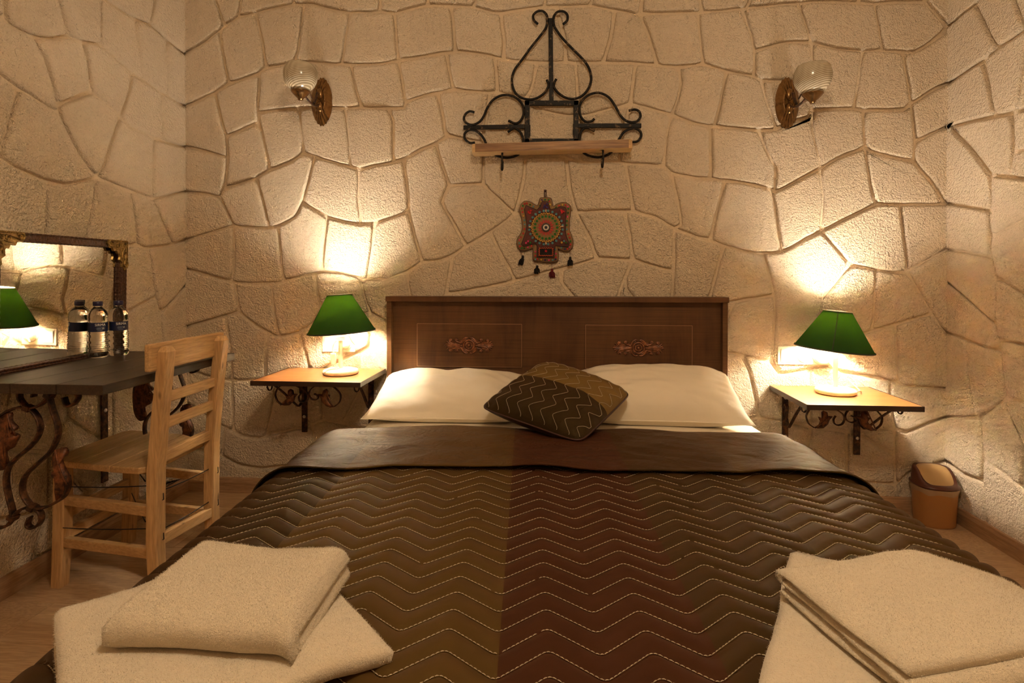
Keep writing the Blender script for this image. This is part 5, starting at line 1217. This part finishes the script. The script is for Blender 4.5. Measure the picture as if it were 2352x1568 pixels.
pts4 = [(cx_ - a_, cz_ - b_), (cx_ + a_, cz_ - b_), (cx_ + a_, cz_ + b_), (cx_ - a_, cz_ + b_)]
for i in range(4):
    a, b = Vector(pts4[i]), Vector(pts4[(i + 1) % 4])
    tn = (b - a).normalized(); nr_ = Vector((-tn.y, tn.x))
    for k in range(36):
        q = a.lerp(b, k / 36) + nr_ * .0018 * math.sin(k / 36 * 2 * PI * (6 if i % 2 == 0 else 4))
        P.append((q.x, -.0245, q.y))
m.tube(P, .0018, 5, True).build('orange_rickrack', plain('orange_braid', (.50, .085, .030), .8), hang)
m = MB(); disc(m, cx_, cz_ + .004, .008, -.0245, 15, flower, .0016); m.build('red_sequin', SM['red'], hang)
lp = DATA['TEXT_LOOP']
m = MB()
m.tube(catmull([(lp[0][0] - TX - .003, -.006, lp[0][1] - TZ), (lp[1][0] - TX - .004, -.005, lp[1][1] - TZ + .008), (lp[1][0] - TX, -.004, lp[1][1] - TZ), (lp[1][0] - TX + .004, -.005, lp[1][1] - TZ + .008), (lp[0][0] - TX + .003, -.006, lp[0][1] - TZ)], 5), .0022, 6)
m.build('hanging_loop', plain('maroon_loop', (.050, .012, .010), .8), hang)
for k, (a, b, c) in enumerate(DATA['TASSEL']):
    red = k == 2
    m = MB()
    A = Vector((a[0] - TX, -.006, a[1] - TZ)); Bv = Vector((b[0] - TX, -.006, b[1] - TZ)); Cv = Vector((c[0] - TX, -.006, c[1] - TZ))
    m.ball(tuple(Bv), (.0062, .006, .008), 10, 8)
    rr = random.Random(k)
    for q in range(60):
        t = rr.uniform(0, 2 * PI); s_ = rr.uniform(.3, 1)
        e_ = Cv + Vector((math.cos(t) * .014 * s_, math.sin(t) * .008 * s_, -.006 + rr.uniform(-.006, .005)))
        md = Bv.lerp(e_, .5) + Vector((math.cos(t) * .006 * s_, math.sin(t) * .005 * s_, .002))
        m.tube([Bv, md, e_], .0011, 4, caps=False)
    to = m.build('tassel', plain('red_tassel_yarn', (.13, .008, .012), .9) if red else plain('black_tassel_yarn', (.009, .007, .007), .9), hang)
    MB().tube([A + Vector((-.003, 0, .002)), Bv, A + Vector((.004, 0, .002))], .0008, 5).build('string', plain('maroon_string', (.12, .012, .018), .8), to)

# ================================================================ wall desk with iron brackets
DX0, DX1, DY0, DY1, DZ = -1.797, -1.245, 1.462, 2.125, .755
desk = empty('wall_desk', (WALL_L, 1.80, 0), 'dark stained wall desk on wrought iron scroll brackets, under the mirror', 'desk')
dk = lambda x, y, z: (x - WALL_L, y - 1.80, z)
m = MB()
th = .028
ol = [(DX0, DY0), (DX1 - .01, DY0), (DX1, DY0 + .012), (DX1 - .015, DY1 - .02), (DX1 - .035, DY1), (DX0, DY1)]
nb = 4
for k in range(nb):
    # boards running along the desk
    xa = DX0 + (DX1 - DX0) * k / nb; xb = DX0 + (DX1 - DX0) * (k + 1) / nb - .0012
    y1 = DY1 - (.02 if k == nb - 1 else 0)
    b = MB().box(dk((xa + xb) / 2, (DY0 + y1) / 2, DZ - th / 2), (xb - xa, y1 - DY0, th), None, .0025)
    b.build('desk_board', M['desk'], desk)
def desk_bracket(yp, wall_y):
    bar = MB().box(dk(-1.792, wall_y, (.235 + DZ - th) / 2), (.008, .030, DZ - th - .235), None, .001).build('wall_bracket', M['bronze_iron'], desk)
    s = MB(); s.M = Matrix.Translation(dk(-1.787, wall_y, .52)) @ Matrix.Rotation(PI / 2, 4, 'Y'); s.lathe([(0, 0), (.0075, 0), (.0075, .002), (0, .003)], 14); s.build('screw', M['steel'], bar)
    for P in DATA['DB']:
        Q = catmull([dk(max(x, -1.786), yp, min(z, DZ - th - .004)) for x, z in P], 6)
        MB().strip(Q, (0, 1, 0), .020, .0065).build('scroll', M['bronze_iron'], bar)
    for P in DATA['DBLEAF']:
        O = [(max(x, -1.786) - WALL_L, z) for x, z in P]
        O = [(p.x, p.z) for p in catmull([(a, 0, b) for a, b in O], 3, True)]
        lf = MB().slab(O, yp - 1.80 - .006, yp - 1.80 + .004, 'Y', .012)
        n_ = len(O)
        for q in (.30, .45, .6):
            a = Vector((O[0][0], yp - 1.80 - .012, O[0][1])); b = Vector((O[int(n_ * q)][0], yp - 1.80 - .008, O[int(n_ * q)][1]))
            lf.tube([a.lerp(b, k / 6) + Vector((0, -.006 * math.sin(PI * k / 6), 0)) for k in range(7)], .0028, 6)
        lf.build('leaf', M['leaf_iron'], bar)
    for x, z in DATA['DBCOL']:
        MB().box(dk(x, yp, z), (.020, .026, .016), Matrix.Rotation(.4, 4, 'Y'), .003).build('collar', M['bronze_iron'], bar)
    return bar
desk_bracket(1.520, 1.500)
desk_bracket(2.075, 2.110)

# ================================================================ framed mirror standing on the desk
MX, MY0, MY1, MZ0, MZ1 = -1.735, 1.555, 2.130, DZ + .001, 1.192
MTURN = math.radians(3.5)      # the near end stands a little off the wall
mir = empty('framed_mirror', (MX + math.sin(MTURN) * (MY1 - MY0) / 2, MY1 - math.cos(MTURN) * (MY1 - MY0) / 2, MZ0), 'carved dark frame mirror with gilt corners standing on the desk', 'mirror')
mir.rotation_euler = (0, math.radians(MIRROR_LEAN), MTURN)
mh, mw = MZ1 - MZ0, MY1 - MY0
fw = .028
def make_frame_mat():
    n = NT('embossed_dark_frame')
    v = n.coord('Object', (1, 1, 1))
    vo = n.n('ShaderNodeTexVoronoi', feature='SMOOTH_F1'); vo.inputs['Scale'].default_value = 95
    n.l(v, vo.inputs['Vector'])
    w = n.noise(v, 120, 3, .6, 2.0)
    col = n.ramp(w, [(.35, (.030, .013, .007)), (.7, (.17, .075, .040))])
    b = n.bump(vo.outputs['Distance'], .8, .004)
    return n.done(col, .38, .35, normal=n.bump(w, .5, .003, b))
M['frame'] = make_frame_mat()
MB().box((0, 0, mh / 2), (.004, mw - fw, mh - fw * .9)).build('mirror_glass', M['mirror'], mir)
MB().box((-.008, 0, mh / 2), (.008, mw - .01, mh - .01)).build('backing', plain('mirror_backing', (.06, .035, .02), .8), mir)
def rail(name, a, b, w):
    r = MB()
    a, b = Vector(a), Vector(b)
    r.beam(a, b, w, .016, up=(1, 0, 0), bevel=.004)
    d = (b - a).normalized(); sd = d.cross(Vector((1, 0, 0)))
    for s in (-1, 1):
        P = []
        n = int((b - a).length / .009)
        for k in range(n + 1):
            P.append(a.lerp(b, k / n) + sd * s * (w / 2 - .002 + .0022 * math.sin(k * PI)) + Vector((.008, 0, 0)))
        r.tube(P, [.0028 + .0010 * (k % 2) for k in range(len(P))], 6)
    return r.build(name, M['frame'], mir)
rail('top_rail', (.008, -mw / 2, mh - fw / 2), (.008, mw / 2, mh - fw / 2), fw)
rail('bottom_rail', (.008, -mw / 2, .006), (.008, mw / 2, .006), .013)
for s in (-1, 1): rail('side_rail', (.008, s * (mw / 2 - fw / 2), 0), (.008, s * (mw / 2 - fw / 2), mh), fw)
def gilt_corner(s):
    m = MB()
    cy, cz = s * mw / 2, mh
    L = .105
    o = [(0, .002), (-L, .002), (-L - .008, -.012), (-L + .004, -.030), (-L + .022, -.028), (-L + .030, -.042), (-L + .046, -.038), (-L + .052, -.052), (-L + .062, -.050), (-.038, -.062), (-.042, -.074), (-.028, -.084), (-.030, -L + .004), (-.014, -L - .010), (.002, -L), (.002, 0)]
    vs = [(.016, cy + s * a, cz + b) for a, b in o]
    m2 = [(cy + s * a, cz + b) for a, b in o]
    n = len(o)
    V = [(.012, a, b) for a, b in m2] + [(.021, a, b) for a, b in m2]
    m.add(V, [(i, (i + 1) % n, n + (i + 1) % n, n + i) for i in range(n)] + [tuple(range(n)), tuple(range(2 * n - 1, n - 1, -1))])
    def vol(c, r0, turns, dirn, a0):
        P = []
        for k in range(26):
            q = k / 25
            r = r0 * (1 - .82 * q)
            t = a0 + dirn * q * turns * 2 * PI
            P.append((.022, cy + s * (c[0] + r * math.cos(t)), cz + c[1] + r * math.sin(t)))
        m.tube(P, [.0042 - .002 * k / 25 for k in range(26)], 6)
    vol((-L + .010, -.014), .014, 1.3, 1, .3)
    vol((-.013, -L + .012), .014, 1.3, -1, 1.2)
    vol((-.020, -.020), .013, 1.2, 1, 2.4)
    vol((-.052, -.020), .012, 1.1, -1, 1.0)
    vol((-.020, -.052), .012, 1.1, 1, .5)
    for P in ([(-.010, -.008), (-.045, -.010), (-.075, -.016), (-.092, -.024)], [(-.012, -.014), (-.040, -.028), (-.066, -.032)], [(-.008, -.010), (-.012, -.045), (-.016, -.075), (-.022, -.092)], [(-.014, -.016), (-.030, -.045), (-.034, -.068)]):
        m.tube(catmull([(.0225, cy + s * a, cz + b) for a, b in P], 5), .0032, 6)
    for k in range(16):
        m.ball((.022, cy + s * (-.004 - k * .0062), cz - .002), .0022, 6, 4)
        m.ball((.022, cy - s * .001, cz - .004 - k * .0062), .0022, 6, 4)
    m.build('gilt_corner', M['gold'], mir)
gilt_corner(1)
gilt_corner(-1)

# ================================================================ water bottles
def text_mesh(s, size):
    cu_ = bpy.data.curves.new('lettering', 'FONT')
    cu_.body = s; cu_.size = size; cu_.align_x = 'CENTER'; cu_.align_y = 'CENTER'; cu_.resolution_u = 3
    ob = bpy.data.objects.new('lettering', cu_)
    COL.objects.link(ob)
    dg = bpy.context.evaluated_depsgraph_get()
    me = ob.evaluated_get(dg).to_mesh()
    vs = [v.co.copy() for v in me.vertices]; fs = [tuple(p.vertices) for p in me.polygons]
    ob.evaluated_get(dg).to_mesh_clear()
    bpy.data.objects.remove(ob); bpy.data.curves.remove(cu_)
    return vs, fs
def bottle(loc, face, label):
    o = empty('water_bottle', loc, label, 'bottle', group='water bottles on the desk')
    R = .0325
    prof = [(0, .003), (.012, .002), (.020, .000), (.027, .001), (.0315, .006), (R, .014)]
    z = .018
    for k in range(9):
        prof += [(R, z), (R - .0018, z + .0036), (R, z + .0072)]
        z += .0078
    prof += [(R - .001, .090), (R - .003, .094), (R - .0030, .130), (R - .0015, .132), (R, .136), (R - .001, .142), (R, .147), (R - .0008, .153), (R - .001, .158), (R - .004, .166), (R - .0095, .174), (R - .0165, .181), (.0125, .186), (.0125, .190), (.0150, .1905), (.0150, .1925), (.0122, .193), (.0122, .198), (0, .198)]
    MB().lathe(prof, 40, rfun=lambda r, z, a: r * (1 + .012 * math.cos(5 * a) * (z < .012)) + (.0006 * math.sin(a * 7 + z * 300) if .018 < z < .088 else 0)).build('bottle_body', M['pet'], o)
    c = MB().lathe([(.0152, .192), (.0155, .194), (.0155, .2045), (.0145, .206), (0, .206)], 36, rfun=lambda r, z, a: r * (1 + .012 * math.cos(36 * a) * (.195 < z < .204)))
    c.lathe([(.0148, .1895), (.0152, .190), (.0152, .1915), (.0148, .1918)], 30)
    c.build('cap', M['navy'], o)
    lb = MB().lathe([(R - .0022, .0955), (R - .0022, .1290)], 48, caps=False).build('label', M['label'], o)
    rr = R - .0017
    def wrap(vs, zc, da):
        return [(rr * math.cos(face + da + v.x / rr), rr * math.sin(face + da + v.x / rr), zc + v.y) for v in vs]
    for s_, size, zc, da, mt_ in (('SIRMA', .0125, .1205, .25, 'label_ink'), ('25', .0085, .1075, .52, 'label_ink')):
        vs, fs = text_mesh(s_, size)
        MB().add(wrap(vs, zc, da), fs).build('lettering', M[mt_], lb, fix=False)
    g = MB()
    for k, (dz, a0, a1) in enumerate(((.1100, -.10, .40), (.1072, -.18, .30), (.1045, -.12, .36))):
        P = [(rr * math.cos(face + a0 + (a1 - a0) * q / 12), rr * math.sin(face + a0 + (a1 - a0) * q / 12), dz + .0008 * math.sin(q * 1.9 + k)) for q in range(13)]
        g.tube(P, .0005, 4)
    P = [(rr * math.cos(face - .05 + .5 * q / 24), rr * math.sin(face - .05 + .5 * q / 24), .0995 + .0007 * (q % 2)) for q in range(25)]
    g.tube(P, .0006, 4)
    g.build('label_print', M['label_faint'], lb)
    return o
FA = math.atan2(-1.98, 1.69)
bottle((-1.684, 1.957, DZ), FA, 'clear water bottle with navy cap and label, nearer the mirror')
bottle((-1.648, 2.012, DZ), FA, 'clear water bottle with navy cap and label, nearer the chair')

# ================================================================ pine chair at the desk
ch = empty('wooden_chair', (-1.53, 1.96, 0), 'rustic pale pine ladder-back chair pushed up to the desk', 'chair')
cl = lambda x, y, z: (x + 1.53, y - 1.96, z)
def post(pts, w, d, name):
    m = MB()
    n = len(pts)
    vs, fs = [], []
    for (x, y, z, k) in pts:
        for a, b in ((-1, -.8), (-.8, -1), (.8, -1), (1, -.8), (1, .8), (.8, 1), (-.8, 1), (-1, .8)):
            vs.append(cl(x + a * w / 2 * k, y + b * d / 2 * k, z))
    for i in range(n - 1):
        for q in range(8): fs.append((i * 8 + q, i * 8 + (q + 1) % 8, (i + 1) * 8 + (q + 1) % 8, (i + 1) * 8 + q))
    fs += [tuple(range(7, -1, -1)), tuple((n - 1) * 8 + q for q in range(8))]
    return m.add(vs, fs).build(name, M['pine_z'], ch)
A_, C_, B_, D_ = (-1.680, 1.797), (-1.684, 2.112), (-1.248, 1.672), (-1.256, 1.972)   # front and rear legs
for (x, y) in (A_, C_):
    post([(x - .008, y - .004, 0, .9), (x, y, .20, 1), (x + .004, y, .415, 1)], .042, .044, 'leg')
for (x, y) in (B_, D_):
    post([(x + .004, y, 0, .9), (x - .004, y, .22, 1), (x, y, .45, 1), (x + .018, y - .004, .62, .97), (x + .046, y - .012, .822, .93), (x + .046, y - .012, .838, .55)], .037, .046, 'back_post')
# seat of three boards running from side to side
for k in range(3):
    f0, f1 = -.10 + k * .352, -.10 + (k + 1) * .352 - .004
    q = lambda f, e: (A_[0] + (B_[0] - A_[0]) * f if e == 0 else C_[0] + (D_[0] - C_[0]) * f, (A_[1] + (B_[1] - A_[1]) * f - .030) if e == 0 else (C_[1] + (D_[1] - C_[1]) * f + .028))
    zt = lambda f: .436 + .022 * f
    cut = .030 if k == 2 else 0.0
    O = [q(f0, 0), q(f1, 0), q(f1, 1), q(f0, 1)]
    if k == 0: O = [q(f0 + .10, 0), q(f1, 0), q(f1, 1), q(f0 + .10, 1), q(f0, 1), q(f0, 0)]; O = [q(f0 + .06, 0), q(f1, 0), q(f1, 1), q(f0 + .06, 1), (q(f0, 1)[0], q(f0, 1)[1] - .03), (q(f0, 0)[0], q(f0, 0)[1] + .03)]
    if k == 2: O = [q(f0, 0), (q(f1, 0)[0] - .03, q(f1, 0)[1] + .012), (q(f1, 0)[0], q(f1, 0)[1] + .045), (q(f1, 1)[0], q(f1, 1)[1] - .05), q(f0, 1)]
    n_ = len(O)
    fz_ = [f0 if (abs(o[0] - q(f0, 0)[0]) < abs(o[0] - q(f1, 0)[0])) else f1 for o in O]
    sb = MB()
    V = [cl(o[0], o[1], zt(f)) for o, f in zip(O, fz_)] + [cl(o[0], o[1], zt(f) - .021) for o, f in zip(O, fz_)]
    sb.add(V, [tuple(range(n_)), tuple(range(2 * n_ - 1, n_ - 1, -1))] + [(i, (i + 1) % n_, n_ + (i + 1) % n_, n_ + i) for i in range(n_)])
    so_ = sb.build('seat_board', M['pine_y'], ch)
    bv = so_.modifiers.new('edge', 'BEVEL'); bv.width = .0035; bv.segments = 2
at = lambda p, z, dx=0, dy=0: cl(p[0] + dx, p[1] + dy, z)
MB().beam(at(B_, .478, -.006), at(D_, .478, -.006), .024, .034, bevel=.003).build('seat_rail', M['pine_y'], ch)
for za, zb in ((.294, .318), (.150, .186)):
    for p, q_ in ((A_, B_), (C_, D_)):
        MB().beam(at(p, za), at(q_, zb), .022, .032, bevel=.003).build('stretcher', M['pine'], ch)
for z in (.240, .168):
    MB().beam(at(A_, z), at(C_, z), .020, .034, bevel=.003).build('stretcher', M['pine_y'], ch)
MB().beam(at(B_, .225), at(D_, .195), .022, .034, bevel=.003).build('stretcher', M['pine_y'], ch)
tl = Vector(at(B_, .806, .018, -.060)); tr = Vector(at(D_, .806, .020, .030))
MB().beam(tl, tr, .021, .084, bevel=.006).build('top_slat', M['pine_y'], ch)
for z, dx in ((.672, .020), (.588, .012)):
    MB().beam(at(B_, z, dx), at(D_, z, dx), .016, .034, bevel=.004).build('slat', M['pine_y'], ch)
for a, b in ((at(A_, .345, .02, -.02), at(B_, .402, -.02, -.01)), (at(A_, .205, .02, -.02), at(B_, .268, -.02, -.01)), (at(B_, .375, 0, .02), at(D_, .355, 0, -.02)), (at(B_, .252, 0, .02), at(D_, .236, 0, -.02)), (at(B_, .40, -.06, .03), at(C_, .33, .02, -.02)), (at(B_, .27, -.06, .03), at(C_, .20, .02, -.02))):
    P = [Vector(a).lerp(Vector(b), k / 8) + Vector((0, 0, -.004 * math.sin(PI * k / 8))) for k in range(9)]
    MB().tube(P, .0018, 6).build('tension_wire', M['wire'], ch)
for p, z in ((B_, .375), (B_, .25), (D_, .355), (D_, .236)):
    MB().tube([at(p, z, .020, .004), at(p, z - .02, .021, .004), at(p, z - .022, .017, .004)], .0016, 5).build('staple', M['wire'], ch)

# ================================================================ pedal-less swing bin in the corner
bn = empty('swing_bin', (1.608, 2.540, 0), 'small tan plastic swing-top bin with brown lid in the right corner', 'bin')
def oval(ax, ay, n=48, p=2.6):
    return [(math.copysign(abs(math.cos(t)) ** (2 / p), math.cos(t)) * ax, math.copysign(abs(math.sin(t)) ** (2 / p), math.sin(t)) * ay) for t in [2 * PI * k / n for k in range(n)]]
def loft(rings, caps=(True, True)):
    m = MB(); n = len(rings[0]); vs = [p for r in rings for p in r]; fs = []
    for i in range(len(rings) - 1):
        for k in range(n): fs.append((i * n + k, i * n + (k + 1) % n, (i + 1) * n + (k + 1) % n, (i + 1) * n + k))
    if caps[0]: fs.append(tuple(range(n - 1, -1, -1)))
    if caps[1]: fs.append(tuple((len(rings) - 1) * n + k for k in range(n)))
    return m.add(vs, fs, True)
BA, BB = .074, .070
rg = []
for z, k in ((0, .90), (.003, .94), (.010, .96), (.08, 1.0), (.160, 1.06), (.166, 1.09)): rg.append([(x, y_, z) for x, y_ in oval(BA * k, BB * k)])
loft(rg).build('bin_body', M['bin'], bn)
rr_ = random.Random(3)
rg = []
for z, k in ((.140, 1.065), (.148, 1.085), (.158, 1.11), (.166, 1.12), (.166, 1.05)):
    rg.append([(x * (1 + .012 * math.sin(i * 1.7 + z * 90)), y_ * (1 + .012 * math.sin(i * 1.7 + z * 90)), z + .004 * math.sin(i * .8 + z * 40)) for i, (x, y_) in enumerate(oval(BA * k, BB * k))])
loft(rg, (False, False)).build('bin_liner', M['liner'], bn)
def lidz(y_, x):
    q = (BB - y_) / (2 * BB)           # 0 at the wall side, 1 at the front
    return .236 - .006 * q - .052 / (1 + math.exp(-(q - .62) * 11))
rg = []
rg.append([(x * 1.15, y_ * 1.15, .165) for x, y_ in oval(BA, BB)])
rg.append([(x * 1.16, y_ * 1.16, .172) for x, y_ in oval(BA, BB)])
rg.append([(x * 1.07, y_ * 1.07, .176) for x, y_ in oval(BA, BB)])
rg.append([(x * 1.02, y_ * 1.02, max(.178, lidz(y_, x) - .010)) for x, y_ in oval(BA, BB)])
rg.append([(x * .98, y_ * .98, max(.180, lidz(y_, x))) for x, y_ in oval(BA, BB)])
rg.append([(x * .82, y_ * .84, max(.180, lidz(y_, x))) for x, y_ in oval(BA, BB)])
loft(rg, (True, False)).build('bin_lid', M['bin_lid'], bn)
rg = [[(x * k, y_ * (k + .02), lidz(y_ * k, x) - .002 + dz) for x, y_ in oval(BA, BB)] for k, dz in ((.83, 0), (.80, .003), (.5, .003), (.2, .002))]
loft(rg, (False, True)).build('swing_flap', M['bin_flap'], bn)

# ================================================================ fill lamp on the ceiling (added, out of view, brightens the room)
cl_o = empty('fill_lamp', (FILL_LAMP[0], FILL_LAMP[1], CEIL_Z), 'opal globe added out of view overhead as fill light', 'fill lamp')
MB().lathe([(0, 0), (.075, 0), (.075, -.012), (.060, -.022), (.012, -.026), (.012, -.075), (.050, -.085), (.052, -.095), (0, -.095)], 32).build('fill_lamp_rose', M['brass'], cl_o)
n_ = NT('fill_lamp_globe')
n_.done((.9, .85, .75), .4, Emission_Color=(*FILL_COLOR, 1), Emission_Strength=FILL_POWER)
MB().ball((0, 0, -.185), (.11, .11, .095), 32, 20).build('globe', n_.m, cl_o)

# ================================================================ folded towels
FUZZ = 45000
def folded_towel(name, corner, ang, W, D, layers, t, z0, drape, label, hem=True, seed=0, puffy=.12):
    """corner = far-left corner; W runs along ang, D runs to the right-hand side of it; serpentine layers.
    drape(u, v, z) -> dz for bending over what lies below"""
    o = empty(name, (corner[0], corner[1], z0), label, 'towel', group='folded towels on the bed')
    du = Vector((math.cos(ang), math.sin(ang)))
    dv = Vector((math.sin(ang), -math.cos(ang)))
    p = t * 1.04
    # centre line of the folded sheet in (v, z)
    cen = []
    NS = 26
    for k in range(layers):
        z = t / 2 + k * p
        inset = [0.0, .006, -.004, .004][k % 4]
        vv = [D * q / NS for q in range(NS + 1)]
        if k % 2: vv = vv[::-1]
        for v in vv:
            e = min(v, D - v)
            cen.append((v, z))
        if k < layers - 1:
            vend = D if k % 2 == 0 else 0.0
            sg = 1 if k % 2 == 0 else -1
            for a in range(1, 8):
                th_ = -PI / 2 + PI * a / 8
                cen.append((vend + sg * (p / 2) * math.cos(th_) * .9, z + p / 2 + p / 2 * math.sin(th_)))
    # offset outline
    L_, R_ = [], []
    n = len(cen)
    for i in range(n):
        a, b = cen[max(i - 1, 0)], cen[min(i + 1, n - 1)]
        dx, dz = b[0] - a[0], b[1] - a[1]
        l = math.hypot(dx, dz) or 1
        nx, nz = -dz / l, dx / l
        h = t / 2 * .985
        L_.append((cen[i][0] + nx * h, cen[i][1] + nz * h))
        R_.append((cen[i][0] - nx * h, cen[i][1] - nz * h))
    # round the two free edges
    def cap(c, d, h):
        return [(c[0] + d * h * .8 * math.cos(a), c[1] + h * math.sin(a) * 1.0) for a in (-PI / 3, -PI / 6, 0, PI / 6, PI / 3)]
    out = L_ + R_[::-1]
    m_ = len(out)
    NU = 46
    m = MB()
    vs, fs = [], []
    Htot = layers * p
    for i in range(NU + 1):
        q = i / NU
        u = W * q
        e = min(q, 1 - q) * W
        rr = t * .55
        sq = 1.0 if e > rr else (1 - (1 - e / rr) ** 2) ** .5
        for (v, z) in out:
            # layer-wise squash at the ends keeps every fold rounded
            k = min(max(int(z / p), 0), layers - 1)
            zc = k * p + t / 2
            zz = zc + (z - zc) * (.30 + .70 * sq)
            u2 = u + (noise.noise(Vector((v * 6, k * 3.1, seed))) * .006 if 0 < i < NU else noise.noise(Vector((v * 6, k * 3.1, seed))) * .008)
            v2 = v + noise.noise(Vector((u * 6, k * 2.3, seed + 9))) * .006
            # loft of the pile near the middle, softer towards the edges
            edge = max(0.0, min(v, D - v, u, W - u))
            zz *= 1 - puffy * max(0, 1 - edge / .045) ** 2 * (z / Htot)
            zz += .004 * noise.noise(Vector((u * 9, v * 9, seed + 3))) * z / Htot + .0015 * noise.noise(Vector((u * 40, v * 40, z * 40 + seed)))
            w = du * u2 + dv * v2
            vs.append((w.x, w.y, zz + drape(u, v, z)))
    for i in range(NU):
        for k in range(m_):
            fs.append((i * m_ + k, i * m_ + (k + 1) % m_, (i + 1) * m_ + (k + 1) % m_, (i + 1) * m_ + k))
    h = len(L_)
    for base in (0, NU * m_):
        for k in range(h - 1):
            fs.append((base + k, base + k + 1, base + m_ - 2 - k, base + m_ - 1 - k))
    m.add(vs, fs, True)
    tw = m.build('terry_cloth', M['terry'], o)
    fz = random.Random(int(seed * 10))
    polys = [(f.center.copy(), f.normal.copy(), f.area, [tw.data.vertices[i].co.copy() for i in f.vertices]) for f in tw.data.polygons if f.normal.z > -.45]
    tot = sum(p[2] for p in polys)
    F = MB()
    fv, ff_ = [], []
    for c, nrm, ar, co in polys:
        k = ar / tot * FUZZ
        k = int(k) + (1 if fz.random() < k - int(k) else 0)
        for _ in range(k):
            a, b = fz.random(), fz.random()
            q = co[0].lerp(co[1], a).lerp(co[3].lerp(co[2], a), b) if len(co) == 4 else c
            d = (nrm + Vector((fz.uniform(-1, 1), fz.uniform(-1, 1), fz.uniform(-.6, 1))) * .9).normalized() * fz.uniform(.0018, .0042)
            sd = d.cross(Vector((fz.uniform(-1, 1), fz.uniform(-1, 1), fz.uniform(-1, 1))))
            sd = sd.normalized() * .00035 if sd.length > 1e-9 else Vector((.00035, 0, 0))
            n0 = len(fv)
            fv += [tuple(q - sd - nrm * .0008), tuple(q + sd - nrm * .0008), tuple(q + d)]
            ff_.append((n0, n0 + 1, n0 + 2))
    F.add(fv, ff_, False)
    tag(F.build('terry_pile', M['terry'], o, fix=False), kind='stuff')
    return o, vs, m_, NU
def sag(v, lo, hi, d): return d * max(0.0, min(1.0, (v - lo) / (hi - lo))) ** 1.6
# left stack
folded_towel('folded_towel', (-.795, .835), math.radians(44), .385, .375, 2, .021, .489,
             lambda u, v, z: -.016 * max(0, (u - .30) / .08) - .02 * max(0, (.05 - u) / .05) * (v / .375), 'large cream towel lying under the smaller folded towel, left front of the bed', seed=1.0)
folded_towel('folded_towel', (-.632, .962), math.radians(1), .270, .200, 2, .030, .533,
             lambda u, v, z: -.012 * math.sin(PI * u / .27) * (1 - v / .2) - .004 * (v / .2) ** 2 - .02 * max(0, (u - .24) / .035) ** 2, 'smaller cream towel folded on top of the left towel stack', seed=2.0, puffy=.14)
# right stack
folded_towel('folded_towel', (.455, 1.135), math.radians(-27), .50, .58, 2, .019, .489,
             lambda u, v, z: .0, 'large cream towel lying at an angle under another, right front of the bed', seed=3.0)
folded_towel('folded_towel', (.368, .958), math.radians(15), .44, .235, 3, .0165, .529,
             lambda u, v, z: .008 * math.exp(-((u - .22) / .09) ** 2) * (1 - v / .4) - .050 * max(0, (u - .24) / .18) ** 1.5, 'cream towel with layered edge folded on top of the right towel stack', seed=4.0, puffy=.10)
